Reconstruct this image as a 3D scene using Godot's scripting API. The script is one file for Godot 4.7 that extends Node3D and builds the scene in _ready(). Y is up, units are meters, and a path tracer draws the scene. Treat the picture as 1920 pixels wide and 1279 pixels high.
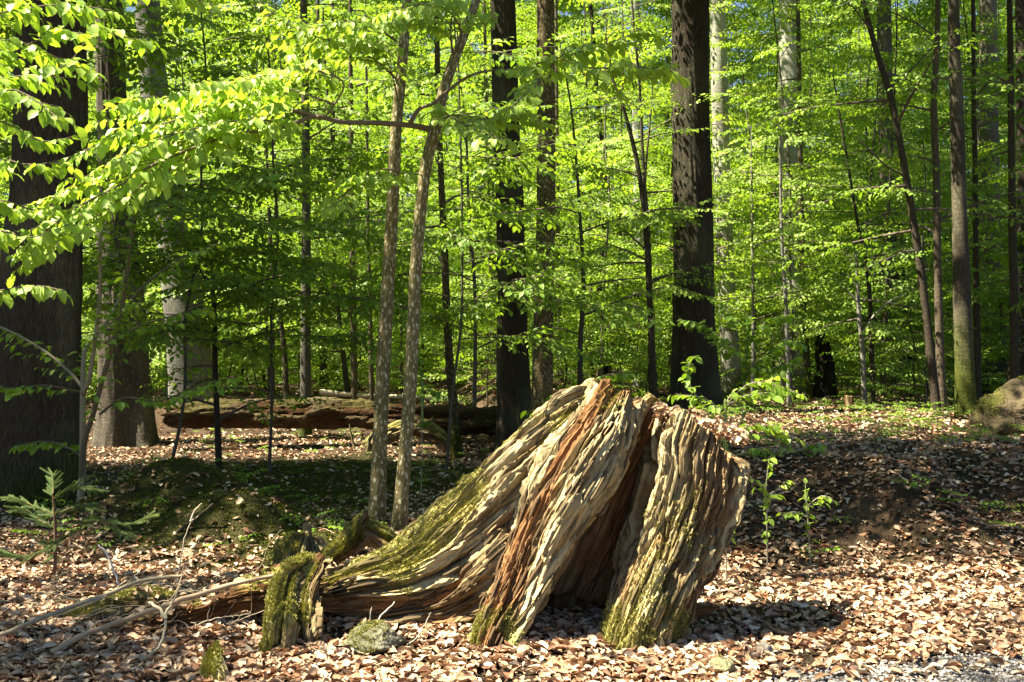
extends Node3D

const FOCAL := 1857.0            # photo pixels
const SUN_SLOPE := 0.62          # metres that a shadow moves to the right per metre of height
const SUN_AWAY := 0.08           # and away from the camera
var pitch := Basis(Vector3(1, 0, 0), atan(40.5 / FOCAL))
var rng := RandomNumberGenerator.new()
var na := FastNoiseLite.new()
var nb := FastNoiseLite.new()
var nc := FastNoiseLite.new()     # cells: one value for each broken plate of wood
var M := {}
var sprays_near: Array[ArrayMesh] = []
var sprays_far: Array[ArrayMesh] = []
var leaf_shapes: Array[ArrayMesh] = []
var dry_shapes: Array[ArrayMesh] = []
var tints: Array = []
var taken := {}
var tall: Array = []             # tall trees that carry the canopy: [node, top point]


# ------------------------------------------------------------------ scene tree helpers
func numbered(called: String) -> String:
	if not taken.has(called):
		taken[called] = 0
		return called
	taken[called] += 1
	return "%s_%03d" % [called, taken[called]]


func tag(o: Node3D, label: String, category := "", group := "", kind := "") -> Node3D:
	if label: o.set_meta("label", label)
	if category: o.set_meta("category", category)
	if group: o.set_meta("group", group)
	if kind: o.set_meta("kind", kind)
	return o


func thing(called: String, label: String, category: String, at: Vector3, group := "") -> Node3D:
	var o := Node3D.new()
	o.name = numbered(called)
	add_child(o)
	o.position = at
	tag(o, label, category, group)
	return o


func part(called: String, mesh: Mesh, mat: Material, parent: Node3D, kind := "") -> MeshInstance3D:
	var o := MeshInstance3D.new()
	o.name = numbered(called) if parent == self else called
	o.mesh = mesh
	if mat: o.material_override = mat
	parent.add_child(o, true)
	if kind: o.set_meta("kind", kind)
	return o


func scatter(called: String, mesh: Mesh, where: Array, colors: Array, parent: Node3D, mat: Material = null) -> MultiMeshInstance3D:
	var mm := MultiMesh.new()
	mm.transform_format = MultiMesh.TRANSFORM_3D
	mm.use_colors = true
	mm.mesh = mesh
	mm.instance_count = where.size()
	for i in where.size():
		mm.set_instance_transform(i, where[i])
		mm.set_instance_color(i, colors[i])
	var o := MultiMeshInstance3D.new()
	o.name = numbered(called) if parent == self else called
	o.multimesh = mm
	if mat: o.material_override = mat
	parent.add_child(o, true)
	o.set_meta("kind", "stuff")
	return o


# ------------------------------------------------------------------ geometry helpers
class Shape:
	var v := PackedVector3Array()
	var c := PackedColorArray()
	var uv := PackedVector2Array()
	var f := PackedInt32Array()

	func commit(smooth := true) -> ArrayMesh:
		var a := []
		a.resize(Mesh.ARRAY_MAX)
		a[Mesh.ARRAY_VERTEX] = v
		if c.size() == v.size(): a[Mesh.ARRAY_COLOR] = c
		if uv.size() == v.size(): a[Mesh.ARRAY_TEX_UV] = uv
		a[Mesh.ARRAY_INDEX] = f
		var n := PackedVector3Array()
		n.resize(v.size())
		for i in range(0, f.size(), 3):
			var p := v[f[i]]
			var k := (v[f[i + 2]] - p).cross(v[f[i + 1]] - p)
			n[f[i]] += k
			n[f[i + 1]] += k
			n[f[i + 2]] += k
		for i in n.size():
			n[i] = n[i].normalized() if n[i].length_squared() > 1e-20 else Vector3.UP
		a[Mesh.ARRAY_NORMAL] = n
		var m := ArrayMesh.new()
		m.add_surface_from_arrays(Mesh.PRIMITIVE_TRIANGLES, a)
		return m


func spot(px: float, py: float, d: float) -> Vector3:
	var r := pitch * Vector3((px - 960.0) / FOCAL, (639.5 - py) / FOCAL, -1.0)
	return Vector3(0, 1.5, 0) + r * (d / -r.z)


func to_px(p: Vector3) -> Vector3:
	var q := pitch.inverse() * (p - Vector3(0, 1.5, 0))
	var d := -q.z
	if d < 0.1: return Vector3(-9999, -9999, d)
	return Vector3(960.0 + q.x / d * FOCAL, 639.5 - q.y / d * FOCAL, d)


func on_ground(px: float, d: float) -> Vector3:
	var p := spot(px, 680, d)
	return Vector3(p.x, gh(p.x, d), -d)


func ss(a: float, b: float, x: float) -> float:
	return smoothstep(a, b, x)


func bump(x: float, d: float, cx: float, cd: float, rx: float, rd: float) -> float:
	var q := pow((x - cx) / rx, 2.0) + pow((d - cd) / rd, 2.0)
	return exp(-q)


func gh(x: float, d: float) -> float:
	var near := ss(3.0, 6.0, d)
	var h := 0.0
	h += ss(1.0, 2.6, x + (d - 9.0) * 0.18) * ss(7.5, 9.4, d + maxf(0.0, x - 3.0) * 0.25 + na.get_noise_2d(x * 60.0, 50.0) * 0.8) * 0.62 * (1.0 - 0.0 * ss(30, 40, d))
	h += (1.0 - ss(0.6, 2.6, x)) * ss(19.6, 26.0, d) * 0.65
	h += ss(30.0, 70.0, d) * 0.5 + ss(66.0, 190.0, d) * 16.0
	h -= 0.08 * bump(x, d, 2.6, 7.6, 1.4, 0.35)
	h += na.get_noise_2d(x * 55.0 + 800.0, d * 55.0) * 0.12 * ss(1.0, 2.0, x) * ss(7.6, 8.4, d) * (1.0 - ss(10.5, 12.0, d))
	h -= 0.14 * bump(x, d, -2.4, 12.0, 3.2, 3.0)
	h += 0.6 * bump(x, d, -3.2, 9.6, 0.85, 0.6)
	h += 0.4 * bump(x, d, -2.35, 8.7, 0.6, 0.45)
	h += 0.18 * bump(x, d, -1.6, 8.0, 0.5, 0.35)
	h += 0.14 * bump(x, d, -0.4, 12.5, 1.3, 0.8)
	h += 0.16 * bump(x, d, 6.6, 14.2, 1.6, 1.4)
	h += 0.10 * bump(x, d, 4.2, 7.6, 1.0, 0.5)
	h += na.get_noise_2d(x * 22.0, d * 22.0) * 0.10 * near
	h += na.get_noise_2d(x * 85.0 + 300.0, d * 85.0) * 0.035 * near * ss(5.0, 7.0, d)
	return h


func resampled(pts: PackedVector3Array, per: int) -> PackedVector3Array:
	var out := PackedVector3Array()
	for i in pts.size() - 1:
		var a := pts[maxi(i - 1, 0)]
		var d := pts[mini(i + 2, pts.size() - 1)]
		for k in per:
			out.append(pts[i].cubic_interpolate(pts[i + 1], a, d, float(k) / per))
	out.append(pts[pts.size() - 1])
	return out


func resampled_f(r: PackedFloat32Array, per: int) -> PackedFloat32Array:
	var out := PackedFloat32Array()
	for i in r.size() - 1:
		for k in per:
			out.append(lerpf(r[i], r[i + 1], float(k) / per))
	out.append(r[r.size() - 1])
	return out


# a tube along points; rough > 0 displaces it (metres); flare spreads the foot into root lobes
func tube(s: Shape, pts: PackedVector3Array, radii: PackedFloat32Array, sides: int, col: Color, rough := 0.0, flare := 0.0, seed_at := 0.0, moss_to := -1.0, moss := Color(0.09, 0.105, 0.018)) -> void:
	var first := s.v.size()
	var n := pts.size()
	var side := Vector3.ZERO
	var run := 0.0
	var turns := maxf(1.0, roundf(TAU * radii[0] / 0.5))
	for i in n:
		var t := (pts[mini(i + 1, n - 1)] - pts[maxi(i - 1, 0)]).normalized()
		if i == 0:
			side = t.cross(Vector3(0.31, 0.17, 0.93)).normalized()
			if side.length_squared() < 0.1: side = t.cross(Vector3.RIGHT).normalized()
		else:
			side = (side - t * side.dot(t)).normalized()
			run += pts[i].distance_to(pts[i - 1])
		var up := t.cross(side)
		for k in sides + 1:
			var a := TAU * (k % sides) / sides
			var r := radii[i]
			var dir := side * cos(a) + up * sin(a)
			if flare > 0.0:
				var lobes := 0.55 + 0.45 * sin(a * 4.0 + seed_at) + 0.3 * sin(a * 7.0 + seed_at * 2.3)
				r *= 1.0 + flare * exp(-run / (0.5 + radii[0] * 0.7)) * maxf(0.1, lobes)
			if rough > 0.0:
				var q := pts[i] + dir * radii[i]
				if rough >= 0.02:
					r += rough * 0.9 * (0.35 - 1.7 * absf(nb.get_noise_3d(q.x * 1000.0, q.y * 110.0, q.z * 1000.0)))
				r += na.get_noise_3d(q.x * 260.0, q.y * 42.0, q.z * 260.0) * rough + na.get_noise_3d(q.x * 40.0 + 99.0, q.y * 14.0, q.z * 40.0) * radii[i] * 0.16
			s.v.append(pts[i] + dir * r)
			s.uv.append(Vector2(turns * k / sides, run / 0.9))
			var cc := col
			if rough > 0.004:
				var q3 := pts[i] + dir * r
				var l := clampf(na.get_noise_3d(q3.x * 130.0 + 7.0, q3.y * 60.0, q3.z * 130.0) * 2.2 + 0.15, 0.0, 1.0)
				cc = col.lerp(Color(col.r * 1.7 + 0.03, col.g * 1.85 + 0.035, col.b * 1.7 + 0.02), l * 0.7)
			if moss_to > 0.0:
				var q2 := pts[i] + dir * r
				var m := clampf((moss_to - run) / moss_to * 1.4 + na.get_noise_3d(q2.x * 120.0, q2.y * 60.0, q2.z * 120.0) * 1.2 - 0.25, 0.0, 1.0)
				cc = cc.lerp(moss, m)
			s.c.append(cc)
	for i in n - 1:
		for k in sides:
			var a := first + i * (sides + 1) + k
			var b := a + sides + 1
			s.f.append_array([a, b, a + 1, a + 1, b, b + 1])
	# closed tip
	var tip := s.v.size()
	s.v.append(pts[n - 1])
	s.uv.append(Vector2.ZERO)
	s.c.append(col)
	var last := first + (n - 1) * (sides + 1)
	for k in sides:
		s.f.append_array([last + k, tip, last + k + 1])


func px_line(list: Array, d0: float, d1 := -1.0) -> PackedVector3Array:
	var out := PackedVector3Array()
	for i in list.size():
		var p: Array = list[i]
		var d: float = p[2] if p.size() > 2 else (d0 if d1 < 0.0 else lerpf(d0, d1, float(i) / (list.size() - 1)))
		out.append(spot(p[0], p[1], d))
	return out


func moved(pts: PackedVector3Array, by: Vector3) -> PackedVector3Array:
	var out := PackedVector3Array()
	for p in pts: out.append(p - by)
	return out


# ------------------------------------------------------------------ textures
func noise_bytes(w: int, h: int, freq: float, seed_at: int, kind := FastNoiseLite.TYPE_SIMPLEX_SMOOTH, oct := 4, ridged := false) -> PackedByteArray:
	var n := FastNoiseLite.new()
	n.seed = seed_at
	n.noise_type = kind
	n.frequency = freq
	n.fractal_type = FastNoiseLite.FRACTAL_RIDGED if ridged else FastNoiseLite.FRACTAL_FBM
	n.fractal_octaves = oct
	var im := n.get_seamless_image(w, h)
	im.convert(Image.FORMAT_L8)
	if w != 512 or h != 512: im.resize(512, 512, Image.INTERPOLATE_CUBIC)
	return im.get_data()


func picture(a: PackedByteArray, b: PackedByteArray, dark: Color, mid: Color, light: Color, share_b: float, spots := PackedByteArray(), spot_color := Color.WHITE, from := 0.6) -> ImageTexture:
	var out := PackedByteArray()
	out.resize(512 * 512 * 3)
	var ramp: Array[Color] = []
	for i in 256:
		var t := i / 255.0
		ramp.append(dark.lerp(mid, t * 2.0) if t < 0.5 else mid.lerp(light, t * 2.0 - 1.0))
	var has := spots.size() > 0
	for i in 512 * 512:
		var k := clampi(int(a[i] * (1.0 - share_b) + b[i] * share_b), 0, 255)
		var c: Color = ramp[k]
		if has:
			var m := clampf((spots[i] / 255.0 - from) * 9.0, 0.0, 1.0)
			if m > 0.0: c = c.lerp(spot_color, m)
		out[i * 3] = int(c.r * 255.0)
		out[i * 3 + 1] = int(c.g * 255.0)
		out[i * 3 + 2] = int(c.b * 255.0)
	return ImageTexture.create_from_image(Image.create_from_data(512, 512, false, Image.FORMAT_RGB8, out))


func grey(a: PackedByteArray, b: PackedByteArray, share_b: float) -> ImageTexture:
	var out := PackedByteArray()
	out.resize(512 * 512)
	for i in 512 * 512: out[i] = clampi(int(a[i] * (1.0 - share_b) + b[i] * share_b), 0, 255)
	return ImageTexture.create_from_image(Image.create_from_data(512, 512, false, Image.FORMAT_L8, out))


func surface(tex: Texture2D, height: Texture2D, relief: float, rough: float, world_scale := 0.0) -> StandardMaterial3D:
	var m := StandardMaterial3D.new()
	m.vertex_color_use_as_albedo = true
	m.albedo_texture = tex
	m.roughness = rough
	m.metallic_specular = 0.25
	if height:
		m.heightmap_enabled = true
		m.heightmap_texture = height
		m.heightmap_scale = relief
	if world_scale > 0.0:
		m.uv1_triplanar = true
		m.uv1_world_triplanar = true
		m.uv1_scale = Vector3.ONE * world_scale
	return m


func g(v: float) -> Color:
	return Color(v, v, v)


func make_materials() -> void:
	var fine := noise_bytes(512, 512, 0.05, 3)
	var coarse := noise_bytes(512, 512, 0.012, 5)
	var streak := noise_bytes(512, 64, 0.035, 7, FastNoiseLite.TYPE_SIMPLEX_SMOOTH, 4)
	var furrow := noise_bytes(512, 96, 0.03, 9, FastNoiseLite.TYPE_SIMPLEX, 3, true)
	var grain := noise_bytes(512, 24, 0.05, 11, FastNoiseLite.TYPE_SIMPLEX_SMOOTH, 5)
	var rings := noise_bytes(48, 512, 0.03, 13)
	var cell := noise_bytes(512, 512, 0.022, 15, FastNoiseLite.TYPE_SIMPLEX_SMOOTH, 3)
	# textures are multiplied with linear vertex colours, so they are pale and neutral
	M.bark_dark = surface(picture(furrow, fine, g(0.45), g(0.75), g(1.0), 0.35), grey(furrow, fine, 0.3), 4.0, 0.95)
	M.bark_smooth = surface(picture(coarse, fine, g(0.62), g(0.8), g(0.95), 0.4, cell, Color(1.0, 1.0, 0.97), 0.62), grey(rings, fine, 0.6), 0.8, 0.9)
	M.bark_lichen = surface(picture(coarse, streak, Color(0.48, 0.44, 0.33), Color(0.62, 0.57, 0.45), Color(0.76, 0.72, 0.61), 0.4, cell, Color(1.0, 1.0, 0.95), 0.6), grey(rings, fine, 0.5), 0.7, 0.9)
	M.wood = surface(picture(grain, streak, Color(0.66, 0.60, 0.52), Color(0.9, 0.88, 0.83), Color(1.0, 1.0, 0.98), 0.35), grey(grain, streak, 0.3), 3.0, 0.95)
	M.log_bark = surface(picture(furrow, coarse, g(0.5), g(0.75), g(1.0), 0.4), grey(furrow, fine, 0.4), 4.0, 0.95)
	M.soil = surface(picture(fine, coarse, g(0.4), g(0.72), g(1.0), 0.35), grey(fine, coarse, 0.2), 5.0, 1.0, 1.6)
	M.rock = surface(picture(fine, coarse, g(0.55), g(0.78), g(1.0), 0.5), grey(fine, coarse, 0.3), 3.0, 0.95, 1.1)
	M.twig = StandardMaterial3D.new()
	M.twig.albedo_color = Color(0.085, 0.06, 0.04).linear_to_srgb()
	M.twig.roughness = 0.9
	M.stick = surface(null, null, 0, 0.9)
	M.leaf = StandardMaterial3D.new()
	M.leaf.vertex_color_use_as_albedo = true
	M.leaf.roughness = 0.48
	M.leaf.metallic_specular = 0.4
	M.leaf.backlight_enabled = true
	M.leaf.backlight = Color(1.0, 1.0, 0.62)
	M.moss_leaf = StandardMaterial3D.new()
	M.moss_leaf.vertex_color_use_as_albedo = true
	M.moss_leaf.roughness = 0.9
	M.moss_leaf.metallic_specular = 0.1
	M.moss_leaf.backlight_enabled = true
	M.moss_leaf.backlight = Color(0.6, 0.6, 0.25)
	M.dry = StandardMaterial3D.new()
	M.dry.vertex_color_use_as_albedo = true
	M.dry.roughness = 0.62
	M.dry.metallic_specular = 0.35
	M.dry.backlight_enabled = true
	M.dry.backlight = Color(0.3, 0.22, 0.12)
	for k in 6:
		var m: StandardMaterial3D = M.leaf.duplicate()
		m.vertex_color_use_as_albedo = false
		m.albedo_color = leaf_tint(k / 5.0).linear_to_srgb()
		# the light that passes a leaf is its own colour
		var c := leaf_tint(k / 5.0)
		m.backlight = Color(c.r / c.g, 1.0, 0.25 * c.b / c.g + 0.03).linear_to_srgb()
		M["leaf%d" % k] = M.leaf
		tints.append(leaf_tint(k / 5.0))


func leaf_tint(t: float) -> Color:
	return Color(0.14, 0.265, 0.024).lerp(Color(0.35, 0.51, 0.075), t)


# ------------------------------------------------------------------ leaves
func leaf_into(s: Shape, at: Transform3D, length: float, width: float, fold: float, rows: int, wave: float, tint := Color.WHITE) -> void:
	var first := s.v.size()
	for i in rows + 1:
		var t := float(i) / rows
		var w := width * 0.5 * pow(sin(PI * pow(clampf(t, 0.0, 1.0), 0.82)), 0.8) if i > 0 and i < rows else 0.0
		var droop := -0.22 * length * t * t
		for k in [-1, 0, 1]:
			var e := 0.0
			if k != 0 and rows > 4: e = wave * (1 if i % 2 == 0 else -1)
			s.v.append(at * Vector3(length * (t + 0.06 * absf(k) * (1.0 - t)), droop + absf(k) * (fold * w + e), k * w))
			s.c.append(tint)
	for i in rows:
		for k in 2:
			var a := first + i * 3 + k
			if i == 0:
				s.f.append_array([a, a + 3, a + 4] if k == 0 else [a, a + 3, a + 4])
			elif i == rows - 1:
				s.f.append_array([a, a + 3, a + 1])
			else:
				s.f.append_array([a, a + 3, a + 1, a + 1, a + 3, a + 4])


func leaf_basis(dir: Vector3, roll: float, droop: float) -> Basis:
	var x := (dir + Vector3.DOWN * droop).normalized()
	var z := x.cross(Vector3.UP)
	if z.length_squared() < 0.01: z = Vector3.RIGHT
	z = z.normalized()
	return Basis(x, z.cross(x), z) * Basis(Vector3.RIGHT, roll)


func make_spray(length: float, twigs: int, per: int, leaf: float, rows: int) -> ArrayMesh:
	var s := Shape.new()
	var w := Shape.new()
	var lines: Array = []
	var axis := PackedVector3Array()
	for i in 6:
		var t := i / 5.0
		axis.append(Vector3(length * t, -0.10 * length * t * t + 0.015 * (i % 2), 0.03 * length * sin(t * 5.0)))
	lines.append([axis, per + 3])
	for k in twigs:
		var t := 0.12 + 0.75 * (k + rng.randf() * 0.4) / twigs
		var p := axis[0].lerp(axis[5], t) + Vector3(0, -0.10 * length * (t * t - t), 0)
		var sd := 1.0 if k % 2 == 0 else -1.0
		var a := sd * rng.randf_range(0.75, 1.05)
		var l := length * (0.62 - 0.36 * t) * rng.randf_range(0.8, 1.15)
		var q := PackedVector3Array()
		for i in 4:
			var u := i / 3.0
			q.append(p + Vector3(cos(a) * l * u, rng.randf_range(-0.02, 0.015) * length * u - 0.07 * l * u * u, sin(a) * l * u))
		lines.append([q, per])
	for ln in lines:
		var pts: PackedVector3Array = ln[0]
		var rad := PackedFloat32Array()
		for i in pts.size(): rad.append(lerpf(0.0035, 0.001, float(i) / (pts.size() - 1)))
		tube(w, pts, rad, 3, Color.WHITE)
		var count: int = ln[1]
		for j in count:
			var t := (j + 0.8) / count
			var fi := t * (pts.size() - 1)
			var i0 := mini(int(fi), pts.size() - 2)
			var p := pts[i0].lerp(pts[i0 + 1], fi - i0)
			var dir := (pts[i0 + 1] - pts[i0]).normalized()
			var sd := 1.0 if j % 2 == 0 else -1.0
			if j == count - 1: sd *= 0.1
			var ld := dir.rotated(Vector3.UP, -sd * rng.randf_range(0.65, 1.05))
			var b := leaf_basis(ld, rng.randf_range(-0.55, 0.55), rng.randf_range(-0.05, 0.55))
			var sz := leaf * rng.randf_range(0.7, 1.15)
			var tv := rng.randf_range(0.82, 1.12)
			leaf_into(s, Transform3D(b, p), sz, sz * 0.62, rng.randf_range(0.05, 0.45), rows, 0.0, Color(tv, tv, tv))
	var m := s.commit()
	m.surface_set_material(0, M.leaf)
	var wm := w.commit()
	m.add_surface_from_arrays(Mesh.PRIMITIVE_TRIANGLES, wm.surface_get_arrays(0))
	m.surface_set_material(1, M.twig)
	return m


func make_leaf_meshes() -> void:
	for k in 5:
		var s := Shape.new()
		leaf_into(s, Transform3D(), 1.0, rng.randf_range(0.56, 0.7), rng.randf_range(0.1, 0.4), 7, 0.02)
		leaf_shapes.append(s.commit())
		leaf_shapes[k].surface_set_material(0, M.leaf)
	for k in 8:
		var s := Shape.new()
		var curl := rng.randf_range(-0.9, 1.3)
		var bend := rng.randf_range(-0.8, 0.9)
		var twist := rng.randf_range(-0.6, 0.6)
		var wd := rng.randf_range(0.5, 0.68)
		for i in 6:
			var t := i / 5.0
			var w := wd * 0.5 * sin(PI * (0.06 + 0.90 * pow(t, 0.85)))
			for j in 5:
				var u := (j - 2) / 2.0
				var p := Vector3(t - 0.5, 0, u * w)
				p.y = curl * u * u * w + bend * (t - 0.5) * (t - 0.5) + twist * u * w * (t - 0.5) * 2.0 + rng.randf_range(-0.03, 0.03)
				s.v.append(p)
				var e := 1.0 - 0.2 * absf(u) + rng.randf_range(-0.07, 0.07)
				s.c.append(Color(e, e, e))
		for i in 5:
			for j in 4:
				var a := i * 5 + j
				s.f.append_array([a, a + 5, a + 1, a + 1, a + 5, a + 6])
		var m := s.commit()
		m.surface_set_material(0, M.dry)
		dry_shapes.append(m)
	for k in 4: sprays_near.append(make_spray(0.55, 3, 5, 0.085, 3))
	for k in 5: sprays_far.append(make_spray(1.0, 7, 6, 0.112, 3))


func dry_tint() -> Color:
	var t := rng.randf()
	var c := Color(0.33, 0.20, 0.105).lerp(Color(0.57, 0.42, 0.27), rng.randf())
	if t < 0.15: c = Color(0.18, 0.085, 0.042)
	elif t < 0.27: c = Color(0.38, 0.20, 0.10)
	elif t > 0.86: c = Color(0.60, 0.48, 0.34)
	var k := rng.randf_range(0.75, 1.15)
	return Color(c.r * k, c.g * k, c.b * k)


# leaves along a twig; out gets [Transform3D, tint]
func leafy(pts: PackedVector3Array, out: Array, spacing: float, size: float, tone: float, from := 0.0) -> void:
	var total := 0.0
	for i in pts.size() - 1: total += pts[i].distance_to(pts[i + 1])
	var n := int(total * (1.0 - from) / spacing)
	for j in n + 1:
		var goal := total * from + spacing * j
		var i0 := 0
		var run := 0.0
		while i0 < pts.size() - 2 and run + pts[i0].distance_to(pts[i0 + 1]) < goal:
			run += pts[i0].distance_to(pts[i0 + 1])
			i0 += 1
		var sl := maxf(pts[i0].distance_to(pts[i0 + 1]), 0.001)
		var p := pts[i0].lerp(pts[i0 + 1], clampf((goal - run) / sl, 0.0, 1.0))
		var dir := (pts[i0 + 1] - pts[i0]).normalized()
		var sd := 1.0 if j % 2 == 0 else -1.0
		if j == n: sd = 0.1
		var ld := dir.rotated(Vector3.UP, sd * rng.randf_range(0.6, 1.1))
		var b := leaf_basis(ld, rng.randf_range(-0.6, 0.6), rng.randf_range(0.05, 1.05)).scaled_local(Vector3.ONE * size * rng.randf_range(0.55, 1.25))
		var tn := clampf(tone + rng.randf_range(-0.3, 0.3), 0.0, 1.0)
		out.append([Transform3D(b, p), tn])


# side twigs in the flat layered way of beech, then leaves on all of them
func branch_out(wood: Shape, pts: PackedVector3Array, leaves: Array, r: float, every: float, reach: float, spacing: float, size: float, tone: float, from := 0.15) -> void:
	var line := resampled(pts, 3)
	var total := 0.0
	for i in line.size() - 1: total += line[i].distance_to(line[i + 1])
	var run := 0.0
	var due := total * from
	var sd := 1.0
	for i in line.size() - 1:
		run += line[i].distance_to(line[i + 1])
		while run >= due:
			due += every * rng.randf_range(0.7, 1.3)
			sd = -sd
			var t := run / total
			var dir := (line[i + 1] - line[i]).normalized()
			var d2 := dir.rotated(Vector3.UP, sd * rng.randf_range(0.55, 1.0))
			d2.y = d2.y * 0.5 + rng.randf_range(-0.12, 0.14)
			var l := reach * (1.0 - 0.6 * t) * rng.randf_range(0.6, 1.2)
			var q := PackedVector3Array([line[i]])
			for k in range(1, 5):
				q.append(line[i] + d2 * l * k / 4.0 + Vector3(rng.randf_range(-0.02, 0.02), -0.12 * l * k * k / 16.0 + rng.randf_range(-0.012, 0.012), rng.randf_range(-0.02, 0.02)))
			tube(wood, q, PackedFloat32Array([r * 0.45, r * 0.4, r * 0.32, r * 0.24, 0.0012]), 4, Color(0.13, 0.095, 0.065))
			leafy(q, leaves, spacing, size, tone, 0.15)
	leafy(line, leaves, spacing, size, tone, maxf(0.45, from))


# the leaves that show largest become parts of their own, the rest one mass
func put_leaves(leaves: Array, root: Node3D, own: int, parent: Node3D = null) -> void:
	var shown: Array = []
	var rest: Array = []
	for l in leaves:
		var t: Transform3D = l[0]
		var p := to_px(t.origin)
		if p.x > 0 and p.x < 1920 and p.y > 0 and p.y < 1279 and p.z > 0:
			shown.append([t.basis.x.length() / p.z, l])
		else:
			rest.append(l)
	shown.sort_custom(func(a, b): return a[0] > b[0])
	for i in shown.size():
		if i >= own:
			rest.append(shown[i][1])
			continue
		var l: Array = shown[i][1]
		var o := MeshInstance3D.new()
		o.name = "leaf"
		o.mesh = leaf_shapes[i % 5]
		o.material_override = leaf_mats[clampi(int(l[1] * 6.0), 0, 5)]
		o.transform = l[0]
		o.position -= root.position
		(parent if parent else root).add_child(o, true)
	if rest.size() > 0:
		var ts: Array = []
		var cs: Array = []
		for l in rest:
			var t: Transform3D = l[0]
			t.origin -= root.position
			ts.append(t)
			cs.append(leaf_tint(l[1] * 1.2))
		scatter("leaves", leaf_shapes[0], ts, cs, root)

var leaf_mats: Array = []


func make_leaf_mats() -> void:
	for k in 6:
		var im := Image.create(2, 2, false, Image.FORMAT_RGB8)
		im.fill(leaf_tint(k / 5.0 * 1.2).linear_to_srgb())
		var m: StandardMaterial3D = M.leaf.duplicate()
		m.albedo_texture = ImageTexture.create_from_image(im)
		m.vertex_color_use_as_albedo = false
		leaf_mats.append(m)


# ------------------------------------------------------------------ trees
func trunk_mesh(list: Array, d: float, widths: Array, col: Color, opts := {}) -> Dictionary:
	var pts := px_line(list, d)
	pts[0].y = gh(pts[0].x, d) - 0.12
	var rad := PackedFloat32Array()
	for i in pts.size():
		var wpx: float = lerpf(widths[0], widths[1], float(i) / (pts.size() - 1)) if widths.size() == 2 else widths[mini(i, widths.size() - 1)]
		rad.append(wpx * 0.5 * d / FOCAL)
	var grow: float = opts.get("top", 0.0)
	if grow > pts[pts.size() - 1].y:
		var n := pts.size()
		var dir := (pts[n - 1] - pts[n - 2]).normalized()
		dir = dir.lerp(Vector3.UP, 0.5).normalized()
		var len := (grow - pts[n - 1].y) / maxf(dir.y, 0.3)
		pts.append(pts[n - 1] + dir * len * 0.5)
		rad.append(rad[n - 1] * 0.75)
		pts.append(pts[n] + dir * len * 0.5)
		rad.append(rad[n - 1] * 0.35)
	var base := pts[0]
	var per: int = opts.get("per", 6)
	# extra rings low on the trunk so that the flare is round
	var local := moved(pts, base)
	var smooth := resampled(local, per)
	var sr := resampled_f(rad, per)
	var s := Shape.new()
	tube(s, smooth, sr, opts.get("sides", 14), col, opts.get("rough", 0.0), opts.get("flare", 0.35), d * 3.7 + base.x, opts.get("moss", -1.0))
	return {"shape": s, "base": base, "line": smooth, "rad": sr}


func limb_line(from: Vector3, az: float, l: float, rise: float) -> PackedVector3Array:
	var q := PackedVector3Array()
	var wob := rng.randf_range(-0.25, 0.25)
	for k in 5:
		var u := k / 4.0
		var a := az + wob * u
		q.append(from + Vector3(cos(a) * l * u, rise * l * u - 0.16 * l * u * u + rng.randf_range(-0.03, 0.03) * l * u, sin(a) * l * u))
	return q


# crown of layered limbs with sprays; positions are relative to the tree's base
func crown(root: Node3D, line: PackedVector3Array, rad: PackedFloat32Array, low: float, high: float, reach: float, step: float, mesh: ArrayMesh, size: float, tone: float, gap: float, called := "crown") -> void:
	var w := Shape.new()
	var ts: Array = []
	var cs: Array = []
	var y := low
	var az := rng.randf() * TAU
	while y < high:
		var i := 0
		while i < line.size() - 2 and line[i + 1].y < y: i += 1
		var t := clampf((y - line[i].y) / maxf(line[i + 1].y - line[i].y, 0.01), 0.0, 1.0)
		var p := line[i].lerp(line[i + 1], t)
		var rr := rad[i]
		az += 2.4 + rng.randf_range(-0.5, 0.5)
		var rel := (y - low) / maxf(high - low, 0.01)
		var l := reach * rng.randf_range(0.55, 1.15) * (0.65 + 0.5 * sin(PI * minf(rel + 0.25, 1.0)))
		var q := limb_line(p, az, l, rng.randf_range(-0.08, 0.5))
		tube(w, q, PackedFloat32Array([minf(rr * 0.5, 0.03), minf(rr * 0.42, 0.022), 0.012, 0.008, 0.003]), 4, Color(0.11, 0.09, 0.07))
		var n := maxi(2, int(l / gap))
		for k in n:
			var u := 0.2 + 0.8 * (k + rng.randf() * 0.5) / n
			var fi := minf(u, 0.999) * 4.0
			var j := int(fi)
			var c := q[j].lerp(q[mini(j + 1, 4)], fi - j)
			var dir := (q[mini(j + 1, 4)] - q[j]).normalized()
			var sd := 1.0 if k % 2 == 0 else -1.0
			if k == n - 1: sd = 0.1
			dir = dir.rotated(Vector3.UP, sd * rng.randf_range(0.5, 1.1))
			dir.y = rng.randf_range(-0.38, 0.22)
			var b := leaf_basis(dir.normalized(), rng.randf_range(-0.5, 0.5), 0.0).scaled_local(Vector3.ONE * size * rng.randf_range(0.75, 1.25))
			ts.append(Transform3D(b, c))
			var tn := clampf(tone + rng.randf_range(-0.3, 0.3), 0.0, 1.0)
			cs.append(leaf_tint(tn))
		y += step * rng.randf_range(0.6, 1.4) * (0.85 + 0.9 * rel)
	if w.v.size(): part("limbs", w.commit(), M.stick, root, "stuff")
	scatter(called, mesh, ts, cs, root)


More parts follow.
